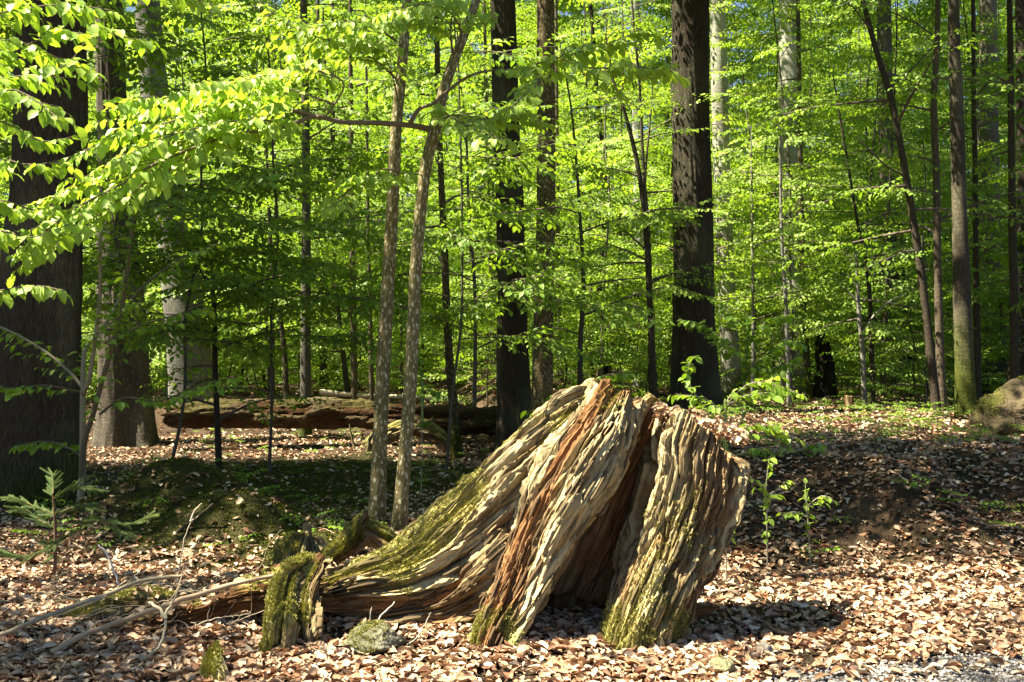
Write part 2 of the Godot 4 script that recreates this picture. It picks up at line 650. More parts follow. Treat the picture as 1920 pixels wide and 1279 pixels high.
func young_tree(x: float, d: float, height: float, r: float, low: float, reach: float, tone: float, label: String, group: String, far: bool, size: float, col: Color, step: float, gap: float) -> void:
	var base := Vector3(x, gh(x, d), -d)
	var o := thing("beech_tree", label, "tree", base, group)
	var pts := PackedVector3Array()
	var rad := PackedFloat32Array()
	var lean := Vector2(rng.randf_range(-0.06, 0.06), rng.randf_range(-0.06, 0.06))
	var bow := rng.randf_range(-0.3, 0.3)
	for i in 7:
		var t := i / 6.0
		pts.append(Vector3(lean.x * height * t + bow * sin(PI * t) + rng.randf_range(-0.07, 0.07) * (1 if i > 0 else 0), height * t - (0.1 if i == 0 else 0.0), lean.y * height * t + rng.randf_range(-0.06, 0.06) * (1 if i > 0 else 0)))
		rad.append(lerpf(r, 0.012, t))
	var line := resampled(pts, 3)
	var rr := resampled_f(rad, 3)
	var s := Shape.new()
	tube(s, line, rr, 8, col, 0.0, 0.2, x)
	part("trunk", s.commit(), M.bark_smooth, o)
	crown(o, line, rr, low, height * 0.98, reach, step, (sprays_far if far else sprays_near)[rng.randi() % 4], size, tone, gap)


# ------------------------------------------------------------------ build
func _ready() -> void:
	# camera
	var cam := Camera3D.new()
	cam.name = "camera"
	cam.fov = rad_to_deg(2.0 * atan(639.5 / FOCAL))
	cam.far = 400.0
	cam.transform = Transform3D(pitch, Vector3(0, 1.5, 0))
	add_child(cam)
	cam.current = true
	# sky and sun
	var e := Environment.new()
	e.background_mode = Environment.BG_SKY
	var sm := ProceduralSkyMaterial.new()
	sm.sky_top_color = Color(0.45, 0.6, 0.84)
	sm.sky_horizon_color = Color(0.80, 0.88, 0.95)
	sm.sky_curve = 0.15
	sm.ground_bottom_color = Color(0.2, 0.2, 0.15)
	sm.ground_horizon_color = Color(0.6, 0.65, 0.6)
	sm.sun_angle_max = 1.0
	sm.sky_energy_multiplier = 0.5
	e.sky = Sky.new()
	e.sky.sky_material = sm
	e.tonemap_mode = Environment.TONE_MAPPER_LINEAR
	e.tonemap_exposure = 5.6
	e.sdfgi_enabled = true
	e.ssao_enabled = true
	e.ssil_enabled = true
	var we := WorldEnvironment.new()
	we.name = "environment"
	we.environment = e
	add_child(we)
	var sun := DirectionalLight3D.new()
	sun.name = "sun"
	sun.light_energy = 1.6
	sun.light_color = Color(1.0, 0.96, 0.88)
	sun.light_angular_distance = 0.5
	sun.shadow_enabled = true
	add_child(sun)
	sun.look_at_from_position(Vector3.ZERO, Vector3(SUN_SLOPE, -1.0, -SUN_AWAY), Vector3(0, 0, 1))

	na.seed = 11
	na.frequency = 0.01
	na.fractal_octaves = 3
	nb.seed = 23
	nb.frequency = 0.01
	nb.fractal_octaves = 2
	nc.seed = 31
	nc.noise_type = FastNoiseLite.TYPE_CELLULAR
	nc.cellular_return_type = FastNoiseLite.RETURN_CELL_VALUE
	nc.cellular_jitter = 0.9
	nc.fractal_type = FastNoiseLite.FRACTAL_NONE
	nc.frequency = 0.01
	rng.seed = 7
	make_materials()
	make_leaf_mats()
	make_leaf_meshes()

	build_ground()
	build_tall_trees()
	build_twin_beeches()
	build_slim_trees()
	build_thicket()
	build_canopy()
	build_stump()
	build_logs_and_wood()
	build_small_plants()
	build_litter()


# ------------------------------------------------------------------ ground
func moss_share(x: float, d: float) -> float:
	var m := 0.0
	m += 1.1 * bump(x, d, -3.2, 9.6, 1.1, 0.9) + 1.0 * bump(x, d, -2.35, 8.6, 0.9, 0.8) + 0.8 * bump(x, d, -1.7, 8.1, 0.7, 0.6)
	m += 0.95 * ss(-6.5, -4.5, x) * (1.0 - ss(-1.5, 0.5, x)) * ss(9.0, 10.0, d) * (1.0 - ss(15.0, 17.0, d))
	m += 0.7 * bump(x, d, 6.0, 17.0, 2.2, 1.4)
	m += nb.get_noise_2d(x * 60.0, d * 60.0) * 0.6
	return clampf(m, 0.0, 1.0)


func grid_lines(stops: Array) -> PackedFloat32Array:
	# stops: [from, to, step] runs
	var out := PackedFloat32Array()
	for s in stops:
		var n := int(roundf((s[1] - s[0]) / s[2]))
		for i in n: out.append(lerpf(s[0], s[1], float(i) / n))
	out.append(stops[stops.size() - 1][1])
	return out


func build_ground() -> void:
	var xs := grid_lines([[-170.0, -40.0, 10.0], [-40.0, -12.0, 1.0], [-12.0, -5.0, 0.2], [-5.0, 6.0, 0.06], [6.0, 12.0, 0.2], [12.0, 40.0, 1.0], [40.0, 170.0, 10.0]])
	var ds := grid_lines([[-40.0, 0.0, 4.0], [0.0, 4.0, 0.5], [4.0, 11.0, 0.05], [11.0, 22.0, 0.14], [22.0, 50.0, 0.7], [50.0, 190.0, 6.0]])
	var s := Shape.new()
	for d in ds:
		for x in xs:
			s.v.append(Vector3(x, gh(x, d), -d))
			var m := moss_share(x, d)
			var k := 0.8 + 0.5 * nb.get_noise_2d(x * 140.0, d * 140.0)
			var c := Color(0.19, 0.125, 0.075) * k
			c = c.lerp(Color(0.075, 0.085, 0.018), m * 0.85)
			s.c.append(Color(c.r, c.g, c.b, 1.0))
	var w := xs.size()
	for j in ds.size() - 1:
		for i in w - 1:
			var a := j * w + i
			s.f.append_array([a, a + w, a + 1, a + 1, a + w, a + w + 1])
	var o := part("ground", s.commit(), M.soil, self)
	tag(o, "brown forest floor of soil and fallen leaves with mossy humps", "", "", "structure")
	ground = o

	# the gravel track that passes below the picture; only its edge shows at the lower right
	var p := Shape.new()
	for j in 24:
		for i in 90:
			var x := -8.0 + 18.0 * i / 89.0
			var edge := path_edge(x)
			var d := lerpf(1.6, edge, j / 23.0)
			p.v.append(Vector3(x, gh(x, d) + 0.006, -d))
			var k := 0.85 + 0.4 * nb.get_noise_2d(x * 300.0, d * 300.0)
			p.c.append(Color(0.30 * k, 0.26 * k, 0.20 * k))
	for j in 23:
		for i in 89:
			var a := j * 90 + i
			p.f.append_array([a, a + 90, a + 1, a + 1, a + 90, a + 91])
	var po := part("path", p.commit(), M.soil, self)
	tag(po, "pale gravel track along the lower right edge", "", "", "structure")
	var peb := pebble(1.0, 0.25, 9, 7, 5)
	peb.surface_set_material(0, M.rock)
	var ts: Array = []
	var cs: Array = []
	for i in 5000:
		var x := rng.randf_range(0.9, 3.2)
		var d := rng.randf_range(4.2, path_edge(x) + 0.05)
		var sz := rng.randf_range(0.004, 0.012)
		ts.append(Transform3D(Basis.from_euler(Vector3(rng.randf() * 0.5, rng.randf() * TAU, 0)).scaled_local(Vector3(sz, sz * 0.6, sz * 0.9)), Vector3(x, gh(x, d) + 0.008, -d)))
		var k := rng.randf_range(0.22, 0.5)
		cs.append(Color(k, k * 0.95, k * 0.88))
	var gv := scatter("gravel", peb, ts, cs, self)
	tag(gv, "small pale gravel stones of the track at the lower right", "")

var ground: MeshInstance3D


func path_edge(x: float) -> float:
	return 4.9 + 0.12 * (x - 1.6) + na.get_noise_2d(x * 90.0, 7.0) * 0.25 - 0.5 * (1.0 - ss(0.6, 1.7, x))


func pebble(r: float, rough: float, around: int, rings: int, seed_at: int) -> ArrayMesh:
	var s := Shape.new()
	for j in rings + 1:
		var v := PI * j / rings
		for i in around + 1:
			var a := TAU * (i % around) / around
			var dir := Vector3(sin(v) * cos(a), cos(v), sin(v) * sin(a))
			var k := 1.0 + rough * na.get_noise_3d(dir.x * 70.0 + seed_at * 50.0, dir.y * 70.0, dir.z * 70.0) * 1.5
			s.v.append(dir * r * k)
			s.c.append(Color.WHITE)
	for j in rings:
		for i in around:
			var a := j * (around + 1) + i
			s.f.append_array([a, a + 1, a + around + 1, a + 1, a + around + 2, a + around + 1])
	return s.commit()


func litter_ok(x: float, d: float) -> bool:
	var m := moss_share(x, d)
	return rng.randf() > m * 0.85 - 0.05 and d > path_edge(x) - (0.3 if rng.randf() < 0.2 else 0.0)


func build_litter() -> void:
	var lists: Array = []
	for k in 8: lists.append([[], []])
	var single: Array = []
	# [x0, x1, d0, d1, count, size]
	var zones := [[-4.0, 4.2, 4.35, 5.6, 22000, 0.062], [-5.5, 6.0, 5.6, 8.0, 30000, 0.062], [-7.5, 8.0, 8.0, 12.0, 38000, 0.064], [-12.0, 13.0, 12.0, 20.0, 34000, 0.08], [-20.0, 22.0, 20.0, 34.0, 16000, 0.125]]
	for z in zones:
		for i in int(z[4]):
			var x := rng.randf_range(z[0], z[1])
			var d := rng.randf_range(z[2], z[3])
			if not litter_ok(x, d): continue
			if nb.get_noise_2d(x * 110.0 + 40.0, d * 110.0) < -0.34 and rng.randf() < 0.7: continue
			var sz: float = z[5] * (rng.randf_range(0.25, 0.6) if rng.randf() < 0.42 else rng.randf_range(0.65, 1.3))
			var b := Basis.from_euler(Vector3(rng.randfn(0.0, 0.32), rng.randf() * TAU, rng.randfn(0.0, 0.32))).scaled_local(Vector3(sz, sz * 0.8, sz))
			var t := Transform3D(b, Vector3(x, gh(x, d) + rng.randf_range(0.006, 0.03), -d))
			if d < 5.6 and single.size() < 4000: single.append([sz / d, t])
			else:
				var k := rng.randi() % 8
				lists[k][0].append(t)
				lists[k][1].append(dry_tint())
	for p: Vector3 in resting:
		var sz := rng.randf_range(0.03, 0.08)
		var k := rng.randi() % 8
		lists[k][0].append(Transform3D(Basis.from_euler(Vector3(rng.randfn(0.0, 0.35), rng.randf() * TAU, rng.randfn(0.0, 0.35))).scaled_local(Vector3(sz, sz * 0.8, sz)), p + Vector3(0, 0.012, 0)))
		lists[k][1].append(dry_tint())
	var mats: Array = []
	for k in 8:
		var im := Image.create(2, 2, false, Image.FORMAT_RGB8)
		im.fill(dry_tint().linear_to_srgb())
		var m: StandardMaterial3D = M.dry.duplicate()
		m.albedo_texture = ImageTexture.create_from_image(im)
		mats.append(m)
	# the largest that show are pieces of the ground of their own
	single.sort_custom(func(a, b): return a[0] > b[0])
	var made := 0
	for q in single:
		var t: Transform3D = q[1]
		var p := to_px(t.origin)
		if made < 300 and p.x > 0 and p.x < 1920 and p.y < 1279 and rng.randf() < 0.9:
			var o := MeshInstance3D.new()
			o.name = "fallen_leaf"
			o.mesh = dry_shapes[made % 8]
			o.material_override = mats[rng.randi() % 8]
			o.transform = t
			ground.add_child(o, true)
			made += 1
		else:
			var k := rng.randi() % 8
			lists[k][0].append(t)
			lists[k][1].append(dry_tint())
	for k in 8:
		var o := scatter("leaf_litter", dry_shapes[k], lists[k][0], lists[k][1], self)
		tag(o, "dry brown beech leaves lying on the forest floor", "", "fallen leaves")


# ------------------------------------------------------------------ tall trees
func tall_tree(called: String, label: String, d: float, list: Array, widths: Array, col: Color, mat: Material, opts := {}) -> Node3D:
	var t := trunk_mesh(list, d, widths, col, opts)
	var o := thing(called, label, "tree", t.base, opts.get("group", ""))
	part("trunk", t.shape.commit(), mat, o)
	if opts.get("carry", false):
		var line: PackedVector3Array = t.line
		tall.append([o, line, t.rad])
	return o


func build_tall_trees() -> void:
	var dark := Color(0.085, 0.062, 0.042)
	var greyish := Color(0.19, 0.175, 0.145)
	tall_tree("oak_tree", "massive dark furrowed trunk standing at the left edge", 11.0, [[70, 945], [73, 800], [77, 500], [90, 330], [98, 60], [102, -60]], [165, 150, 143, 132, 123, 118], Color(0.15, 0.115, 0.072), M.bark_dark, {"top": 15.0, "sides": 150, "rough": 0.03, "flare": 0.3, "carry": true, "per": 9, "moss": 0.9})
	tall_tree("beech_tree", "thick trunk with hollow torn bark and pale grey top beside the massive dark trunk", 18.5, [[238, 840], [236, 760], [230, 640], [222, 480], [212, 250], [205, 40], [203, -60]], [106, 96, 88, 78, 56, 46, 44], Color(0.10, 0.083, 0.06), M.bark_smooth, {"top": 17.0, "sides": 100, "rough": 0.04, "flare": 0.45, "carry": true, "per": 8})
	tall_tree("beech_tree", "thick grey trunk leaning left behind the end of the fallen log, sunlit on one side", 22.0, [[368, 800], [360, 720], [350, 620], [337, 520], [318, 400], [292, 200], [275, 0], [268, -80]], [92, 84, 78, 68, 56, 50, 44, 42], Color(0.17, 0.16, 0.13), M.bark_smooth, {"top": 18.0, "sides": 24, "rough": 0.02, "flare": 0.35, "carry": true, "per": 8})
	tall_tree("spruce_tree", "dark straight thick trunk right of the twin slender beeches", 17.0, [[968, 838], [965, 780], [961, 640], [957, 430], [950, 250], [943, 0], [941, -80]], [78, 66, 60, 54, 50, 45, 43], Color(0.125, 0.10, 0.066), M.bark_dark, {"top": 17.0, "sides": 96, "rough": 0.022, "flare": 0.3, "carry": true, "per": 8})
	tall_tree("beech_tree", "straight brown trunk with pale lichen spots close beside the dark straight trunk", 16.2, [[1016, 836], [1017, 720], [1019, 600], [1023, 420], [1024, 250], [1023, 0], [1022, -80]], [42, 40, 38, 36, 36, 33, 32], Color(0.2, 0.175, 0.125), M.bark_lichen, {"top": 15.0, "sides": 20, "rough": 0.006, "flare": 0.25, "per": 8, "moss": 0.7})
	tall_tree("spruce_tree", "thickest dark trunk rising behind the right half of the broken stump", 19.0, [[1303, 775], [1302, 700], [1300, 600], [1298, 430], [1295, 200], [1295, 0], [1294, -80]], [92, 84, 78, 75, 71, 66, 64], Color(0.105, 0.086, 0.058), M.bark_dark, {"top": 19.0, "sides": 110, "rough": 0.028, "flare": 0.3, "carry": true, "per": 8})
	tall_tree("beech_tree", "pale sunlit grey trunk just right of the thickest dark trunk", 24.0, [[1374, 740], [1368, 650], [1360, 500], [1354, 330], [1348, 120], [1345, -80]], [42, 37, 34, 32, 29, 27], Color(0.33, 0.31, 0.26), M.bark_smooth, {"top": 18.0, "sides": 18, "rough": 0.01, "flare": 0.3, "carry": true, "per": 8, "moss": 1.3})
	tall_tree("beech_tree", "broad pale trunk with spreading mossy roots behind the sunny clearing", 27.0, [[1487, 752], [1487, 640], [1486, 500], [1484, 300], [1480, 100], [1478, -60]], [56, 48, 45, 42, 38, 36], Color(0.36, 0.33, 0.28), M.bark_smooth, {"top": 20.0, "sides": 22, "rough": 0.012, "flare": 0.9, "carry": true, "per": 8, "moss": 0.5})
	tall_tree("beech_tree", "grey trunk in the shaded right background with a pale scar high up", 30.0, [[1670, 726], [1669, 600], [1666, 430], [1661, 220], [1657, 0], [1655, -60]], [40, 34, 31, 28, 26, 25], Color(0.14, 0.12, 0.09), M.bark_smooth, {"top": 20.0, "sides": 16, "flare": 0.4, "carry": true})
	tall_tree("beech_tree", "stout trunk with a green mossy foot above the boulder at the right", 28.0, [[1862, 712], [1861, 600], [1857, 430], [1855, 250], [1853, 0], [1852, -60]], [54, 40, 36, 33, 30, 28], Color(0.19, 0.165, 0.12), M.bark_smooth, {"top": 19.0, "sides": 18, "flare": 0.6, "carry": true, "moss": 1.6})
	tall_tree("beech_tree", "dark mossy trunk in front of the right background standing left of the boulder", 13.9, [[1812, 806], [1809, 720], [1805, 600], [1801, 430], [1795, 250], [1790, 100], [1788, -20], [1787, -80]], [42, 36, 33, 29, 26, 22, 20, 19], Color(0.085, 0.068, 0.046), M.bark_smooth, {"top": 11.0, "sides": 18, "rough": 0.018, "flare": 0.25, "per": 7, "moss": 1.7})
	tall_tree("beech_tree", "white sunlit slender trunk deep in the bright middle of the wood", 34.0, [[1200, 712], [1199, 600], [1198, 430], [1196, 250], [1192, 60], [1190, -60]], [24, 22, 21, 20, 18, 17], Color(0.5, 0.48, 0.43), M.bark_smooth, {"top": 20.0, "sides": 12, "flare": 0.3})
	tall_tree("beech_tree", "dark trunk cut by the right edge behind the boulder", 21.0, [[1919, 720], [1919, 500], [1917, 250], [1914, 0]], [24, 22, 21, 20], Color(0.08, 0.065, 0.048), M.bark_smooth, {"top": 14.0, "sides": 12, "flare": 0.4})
	var snag := tall_tree("broken_snag", "short dark broken snag among the pale trunks behind the clearing", 24.0, [[1550, 740], [1547, 690], [1543, 650], [1541, 628]], [40, 32, 26, 12], Color(0.03, 0.022, 0.016), M.bark_dark, {"sides": 14, "rough": 0.05, "flare": 0.5})
	snag.set_meta("category", "snag")


# ------------------------------------------------------------------ the twin beeches with the sunlit branches
func build_twin_beeches() -> void:
	var skin := Color(0.47, 0.455, 0.33)
	var a := trunk_mesh([[705, 990], [711, 860], [718, 700], [727, 540], [735, 400], [742, 250], [754, 120], [763, 0], [768, -80]], 9.3, [36, 29, 27, 26, 24, 22, 20, 18, 16], skin, {"top": 7.6, "sides": 20, "rough": 0.0015, "flare": 0.12, "per": 8, "moss": 0.25})
	var oa := thing("beech_tree", "slender brown beech with white lichen patches, left one of the leaning pair", "tree", a.base)
	part("trunk", a.shape.commit(), M.bark_lichen, oa)
	var b := trunk_mesh([[746, 1000], [757, 880], [768, 740], [775, 600], [781, 480], [796, 330], [815, 240], [838, 150], [872, 60], [898, -15], [915, -80]], 9.1, [31, 26, 25, 24, 23, 22, 22, 20, 18, 16, 15], skin, {"top": 7.2, "sides": 20, "rough": 0.0015, "flare": 0.12, "per": 8, "moss": 0.25})
	var ob := thing("beech_tree", "slender beech bending right with long sunlit branches, right one of the leaning pair", "tree", b.base)
	part("trunk", b.shape.commit(), M.bark_lichen, ob)
	var bc := Color(0.17, 0.13, 0.09)
	var low: Array = []
	var high: Array = []
	# [pixels with depth, root radius, side reach, start of side twigs, which tree]
	var arms := [
		[[[808, 243, 9.1], [770, 235, 9.0], [700, 230, 8.8], [640, 229, 8.6], [592, 218, 8.4], [550, 232, 8.2], [507, 245, 8.0], [463, 248, 7.8], [417, 258, 7.6], [333, 289, 7.3], [283, 311, 7.1], [230, 344, 6.9], [153, 384, 6.7], [93, 427, 6.5], [50, 462, 6.4]], 0.032, 0.75, 0.36],
		[[[592, 218, 8.4], [547, 206, 8.2], [487, 198, 8.0], [427, 201, 7.8], [350, 220, 7.5], [290, 236, 7.3], [225, 250, 7.1], [150, 290, 6.9]], 0.016, 0.7, 0.1],
		[[[592, 218, 8.4], [610, 217, 8.3], [627, 196, 8.3], [645, 160, 8.2], [620, 140, 8.0], [560, 130, 7.8], [470, 150, 7.5], [390, 165, 7.3], [300, 185, 7.1], [230, 195, 6.9]], 0.012, 0.65, 0.3],
		[[[768, 234, 9.0], [776, 218, 8.9], [788, 203, 8.9], [812, 194, 8.8], [840, 170, 8.8], [870, 148, 8.7], [895, 137, 8.6], [925, 132, 8.6], [980, 128, 8.5], [1030, 112, 8.4], [1085, 98, 8.3], [1150, 77, 8.2], [1220, 55, 8.1]], 0.024, 0.55, 0.45],
		[[[507, 245, 8.0], [420, 250, 7.8], [330, 268, 7.6], [240, 300, 7.4], [150, 345, 7.2], [80, 380, 7.0], [30, 398, 6.9]], 0.010, 0.6, 0.1],
		[[[463, 248, 7.8], [400, 272, 7.5], [330, 315, 7.2], [260, 350, 6.9], [190, 402, 6.7], [120, 445, 6.5], [55, 490, 6.4]], 0.010, 0.55, 0.15],
		[[[627, 196, 8.3], [540, 168, 8.1], [440, 168, 7.9], [340, 195, 7.7], [250, 218, 7.5], [215, 200, 7.4]], 0.010, 0.6, 0.1],
		[[[550, 232, 8.2], [480, 225, 7.7], [390, 235, 7.2], [300, 262, 6.8], [220, 300, 6.5]], 0.010, 0.55, 0.1],
		[[[1050, 108, 8.4], [1090, 125, 8.3], [1140, 128, 8.1], [1200, 125, 8.0], [1270, 135, 7.9]], 0.010, 0.5, 0.1],
		[[[980, 128, 8.5], [1010, 140, 8.3], [1000, 165, 8.0], [975, 185, 7.7], [955, 205, 7.5]], 0.008, 0.3, 0.2],
		[[[742, 320, 9.2], [712, 318, 9.0], [700, 335, 8.8], [668, 345, 8.5], [640, 372, 8.2], [615, 395, 8.0]], 0.008, 0.4, 0.3],
		[[[800, 330, 9.1], [760, 325, 8.9], [720, 335, 8.6], [680, 330, 8.4], [655, 333, 8.3]], 0.007, 0.35, 0.3],
		[[[825, 200, 9.1], [840, 215, 8.8], [870, 235, 8.4], [905, 250, 8.0], [945, 262, 7.7]], 0.010, 0.5, 0.2],
		[[[818, 225, 9.1], [860, 215, 8.9], [900, 225, 8.7], [950, 215, 8.5], [1010, 215, 8.3]], 0.010, 0.5, 0.15],
		[[[855, 100, 9.1], [865, 60, 8.8], [840, 20, 8.4], [800, 5, 8.0], [760, 20, 7.6]], 0.012, 0.6, 0.15],
		[[[757, 90, 9.3], [720, 60, 9.0], [690, 45, 8.6], [650, 40, 8.2], [600, 50, 7.9]], 0.014, 0.6, 0.15],
		[[[748, 200, 9.3], [735, 140, 9.0], [715, 95, 8.7], [700, 75, 8.3]], 0.010, 0.5, 0.25],
		[[[745, 150, 9.3], [700, 110, 9.0], [640, 85, 8.7], [570, 60, 8.4], [490, 25, 8.1]], 0.014, 0.7, 0.2],
		[[[850, 110, 9.1], [845, 60, 8.9], [850, 10, 8.6], [855, -40, 8.4]], 0.014, 0.5, 0.3],
	]
	for k in arms.size():
		var arm: Array = arms[k]
		var root := oa if k in [10, 15, 16, 17] else ob
		var s := Shape.new()
		var pts := px_line(arm[0], 9.0)
		var rad := PackedFloat32Array()
		for i in pts.size(): rad.append(lerpf(arm[1], 0.003, pow(float(i) / (pts.size() - 1), 0.7)))
		var leaves: Array = []
		tube(s, resampled(pts, 3), resampled_f(rad, 3), 8, bc)
		branch_out(s, pts, leaves, minf(arm[1], 0.010), 0.075, arm[2] * 1.15, 0.038, 0.095, 0.9, arm[3])
		var mesh := Shape.new()
		var m := s
		for i in m.v.size(): m.v[i] -= root.position
		part("branch", m.commit(), M.stick, root)
		(low if root == oa else high).append_array(leaves)
	put_leaves(low, oa, 220)
	put_leaves(high, ob, 300)


# ------------------------------------------------------------------ other slim trees that one can tell apart
func slim(label: String, d: float, list: Array, widths: Array, col: Color, forks: Array, crown_at: Array, tone: float, opts := {}) -> Node3D:
	if not opts.has("sides"): opts["sides"] = 10
	if not opts.has("flare"): opts["flare"] = 0.2
	var t := trunk_mesh(list, d, widths, col, opts)
	var o := thing("beech_tree", label, "tree", t.base, opts.get("group", ""))
	var s: Shape = t.shape
	part("trunk", s.commit(), opts.get("bark", M.bark_smooth), o)
	for f in forks:
		var fs := Shape.new()
		var pts := moved(px_line(f[0], d), t.base)
		var rad := PackedFloat32Array()
		for i in pts.size(): rad.append(maxf(0.003, f[1] * 0.5 * d / FOCAL * (1.0 - 0.75 * i / (pts.size() - 1))))
		tube(fs, resampled(pts, 3), resampled_f(rad, 3), 6, col)
		part("limb", fs.commit(), M.stick, o)
	if crown_at.size():
		crown(o, t.line, t.rad, crown_at[0], crown_at[1], crown_at[2], crown_at[3], (sprays_near if d < 19.0 else sprays_far)[rng.randi() % 4], 1.0 if d < 19.0 else 0.8, tone, 0.3 if d < 19.0 else 0.42)
	return o


func build_slim_trees() -> void:
	var dk := Color(0.075, 0.06, 0.042)
	var br := Color(0.13, 0.105, 0.07)
	var pl := Color(0.3, 0.28, 0.23)
	slim("thin dark grey stem between the leaning pair and the dark straight trunk", 16.0, [[857, 852], [850, 760], [843, 680], [838, 590], [833, 460], [827, 330], [822, 200], [818, 0], [817, -60]], [22, 18, 16, 15, 14, 12, 11, 10, 9], Color(0.15, 0.135, 0.1), [[[[835, 500], [815, 470], [800, 440], [790, 435]], 7]], [3.6, 9.0, 1.3, 0.45], 0.5, {"top": 9.5, "bark": M.bark_lichen, "moss": 0.9})
	slim("narrow straight grey stem whose foot shows beneath the fallen log", 19.4, [[573, 830], [573, 700], [574, 500], [574, 300], [571, 100], [568, -60]], [25, 20, 18, 15, 14, 13], Color(0.13, 0.12, 0.09), [], [4.0, 11.0, 1.7, 0.4], 0.5, {"top": 12.0, "moss": 0.6})
	slim("slim forked dark stem left of the white trunk in the middle of the wood", 18.0, [[1229, 735], [1222, 640], [1217, 540], [1211, 430], [1200, 335], [1186, 265], [1168, 200], [1150, 150]], [14, 12, 11, 10, 9, 8, 6, 5], dk, [[[[1211, 430], [1208, 370], [1212, 300], [1220, 220], [1224, 160]], 8], [[[1213, 470], [1180, 440], [1150, 415]], 5]], [2.2, 7.0, 1.5, 0.42], 0.6, {"top": 7.5})
	slim("dark crooked stem leaning left across the right background", 15.0, [[1758, 772], [1746, 670], [1727, 510], [1703, 355], [1672, 190], [1642, 90], [1615, -10], [1600, -70]], [18, 15, 14, 13, 12, 10, 9, 8], dk, [[[[1697, 330], [1660, 310], [1620, 270], [1590, 250]], 5], [[[1665, 170], [1720, 120], [1790, 40]], 5]], [2.6, 8.5, 1.9, 0.4], 0.3, {"top": 8.8})
	slim("slim straight stem just right of the crooked leaning one", 15.6, [[1767, 772], [1762, 640], [1758, 480], [1756, 330], [1751, 200], [1757, 80], [1760, -60]], [18, 15, 14, 13, 12, 10, 9], br, [], [3.0, 8.5, 1.8, 0.4], 0.3, {"top": 9.0})
	slim("thin dark stem rising near the right edge above the boulder", 17.0, [[1903, 728], [1901, 560], [1898, 400], [1896, 200], [1893, 0], [1892, -60]], [18, 16, 14, 12, 10, 9], dk, [], [2.8, 9.0, 1.8, 0.4], 0.3, {"top": 9.5})
	slim("slim mossy stem close in front of the broad pale trunk's roots", 24.0, [[1520, 752], [1512, 660], [1506, 560], [1503, 430], [1500, 250], [1497, 50]], [14, 12, 11, 10, 9, 8], br, [], [3.0, 11.0, 1.8, 0.4], 0.8, {"top": 12.0, "moss": 1.2})
	slim("thin pale stem crossing in front of the broad pale trunk", 20.0, [[1480, 742], [1477, 660], [1473, 560], [1466, 450], [1463, 300]], [8, 8, 7, 6, 5], pl, [], [2.2, 6.0, 1.3, 0.4], 0.8, {"top": 6.5})
	slim("young pale-stemmed beech with upswept twigs in the clearing's far edge", 20.0, [[1622, 755], [1617, 660], [1611, 590], [1607, 530]], [11, 9, 8, 6], pl, [[[[1620, 620], [1640, 590], [1668, 565], [1700, 550]], 5], [[[1610, 570], [1590, 545], [1570, 525]], 4]], [1.4, 3.6, 1.2, 0.3], 0.7, {"top": 3.8})
	slim("dark thin stem right of the young pale-stemmed beech", 20.5, [[1638, 757], [1634, 650], [1631, 560], [1622, 470], [1612, 440]], [10, 9, 8, 7, 6], dk, [], [3.0, 7.0, 1.5, 0.4], 0.3, {"top": 7.5})
	slim("dark thin sapling with a forked top in front of the left end of the log", 14.0, [[412, 858], [406, 760], [403, 680], [402, 600], [399, 545]], [13, 11, 10, 9, 8], dk, [[[[399, 548], [380, 515], [362, 480], [352, 462]], 6], [[[399, 548], [396, 500], [399, 455], [402, 430]], 6], [[[401, 580], [378, 575], [330, 590], [280, 585]], 4]], [0.9, 3.3, 1.3, 0.22], 0.25, {"flare": 0.1})
	slim("thin dark slanting stem behind the log left of the narrow straight one", 21.0, [[541, 745], [533, 660], [524, 590], [513, 520], [505, 420]], [11, 10, 9, 8, 7], dk, [], [2.4, 7.0, 1.6, 0.4], 0.5, {"top": 8.0})
	slim("grey slender trunk deep behind the log, left of a matching darker one", 30.0, [[609, 728], [604, 640], [600, 540], [598, 400]], [16, 14, 12, 11], br, [], [4.0, 13.0, 2.0, 0.5], 0.6, {"top": 14.0})
	slim("dark slender trunk deep behind the log, right of a matching grey one", 32.0, [[633, 726], [630, 640], [627, 550], [625, 400]], [14, 12, 11, 10], dk, [], [4.0, 14.0, 2.0, 0.5], 0.6, {"top": 15.0})
	slim("slender trunk behind the log just left of the leaning pair", 24.0, [[665, 752], [663, 620], [661, 480], [659, 320], [657, 100]], [13, 12, 11, 10, 8], br, [], [3.5, 12.0, 1.8, 0.45], 0.6, {"top": 13.0})
	slim("thin stem showing between the log and the left one of the leaning pair", 23.0, [[697, 750], [695, 640], [693, 540], [690, 420]], [9, 8, 8, 7], br, [], [3.0, 10.0, 1.6, 0.45], 0.5, {"top": 10.5})
	slim("thin brown stem just right of the lichen-spotted trunk", 25.0, [[1052, 745], [1050, 640], [1047, 540], [1045, 400], [1044, 250]], [12, 11, 10, 10, 8], br, [], [4.0, 12.0, 1.8, 0.45], 0.8, {"top": 13.0})
	slim("dark trunk half hidden by leaves left of the white slender trunk", 27.0, [[1133, 735], [1130, 640], [1126, 540], [1136, 400], [1132, 280], [1120, 190]], [22, 20, 16, 14, 12, 10], Color(0.045, 0.036, 0.026), [], [4.5, 12.0, 1.9, 0.5], 0.8, {"top": 13.0})
	slim("slim brown stem half hidden behind the dark straight trunk's left edge", 26.0, [[935, 745], [930, 640], [925, 560], [918, 440], [914, 330]], [14, 12, 11, 10, 9], br, [], [4.0, 12.0, 1.8, 0.45], 0.8, {"top": 13.0})
	slim("thin stem between the dark mossy trunk and the stout trunk with the mossy foot", 19.0, [[1834, 730], [1832, 620], [1830, 500], [1829, 350], [1826, 150]], [13, 12, 11, 10, 8], dk, [], [3.0, 9.5, 1.6, 0.4], 0.25, {"top": 10.0})
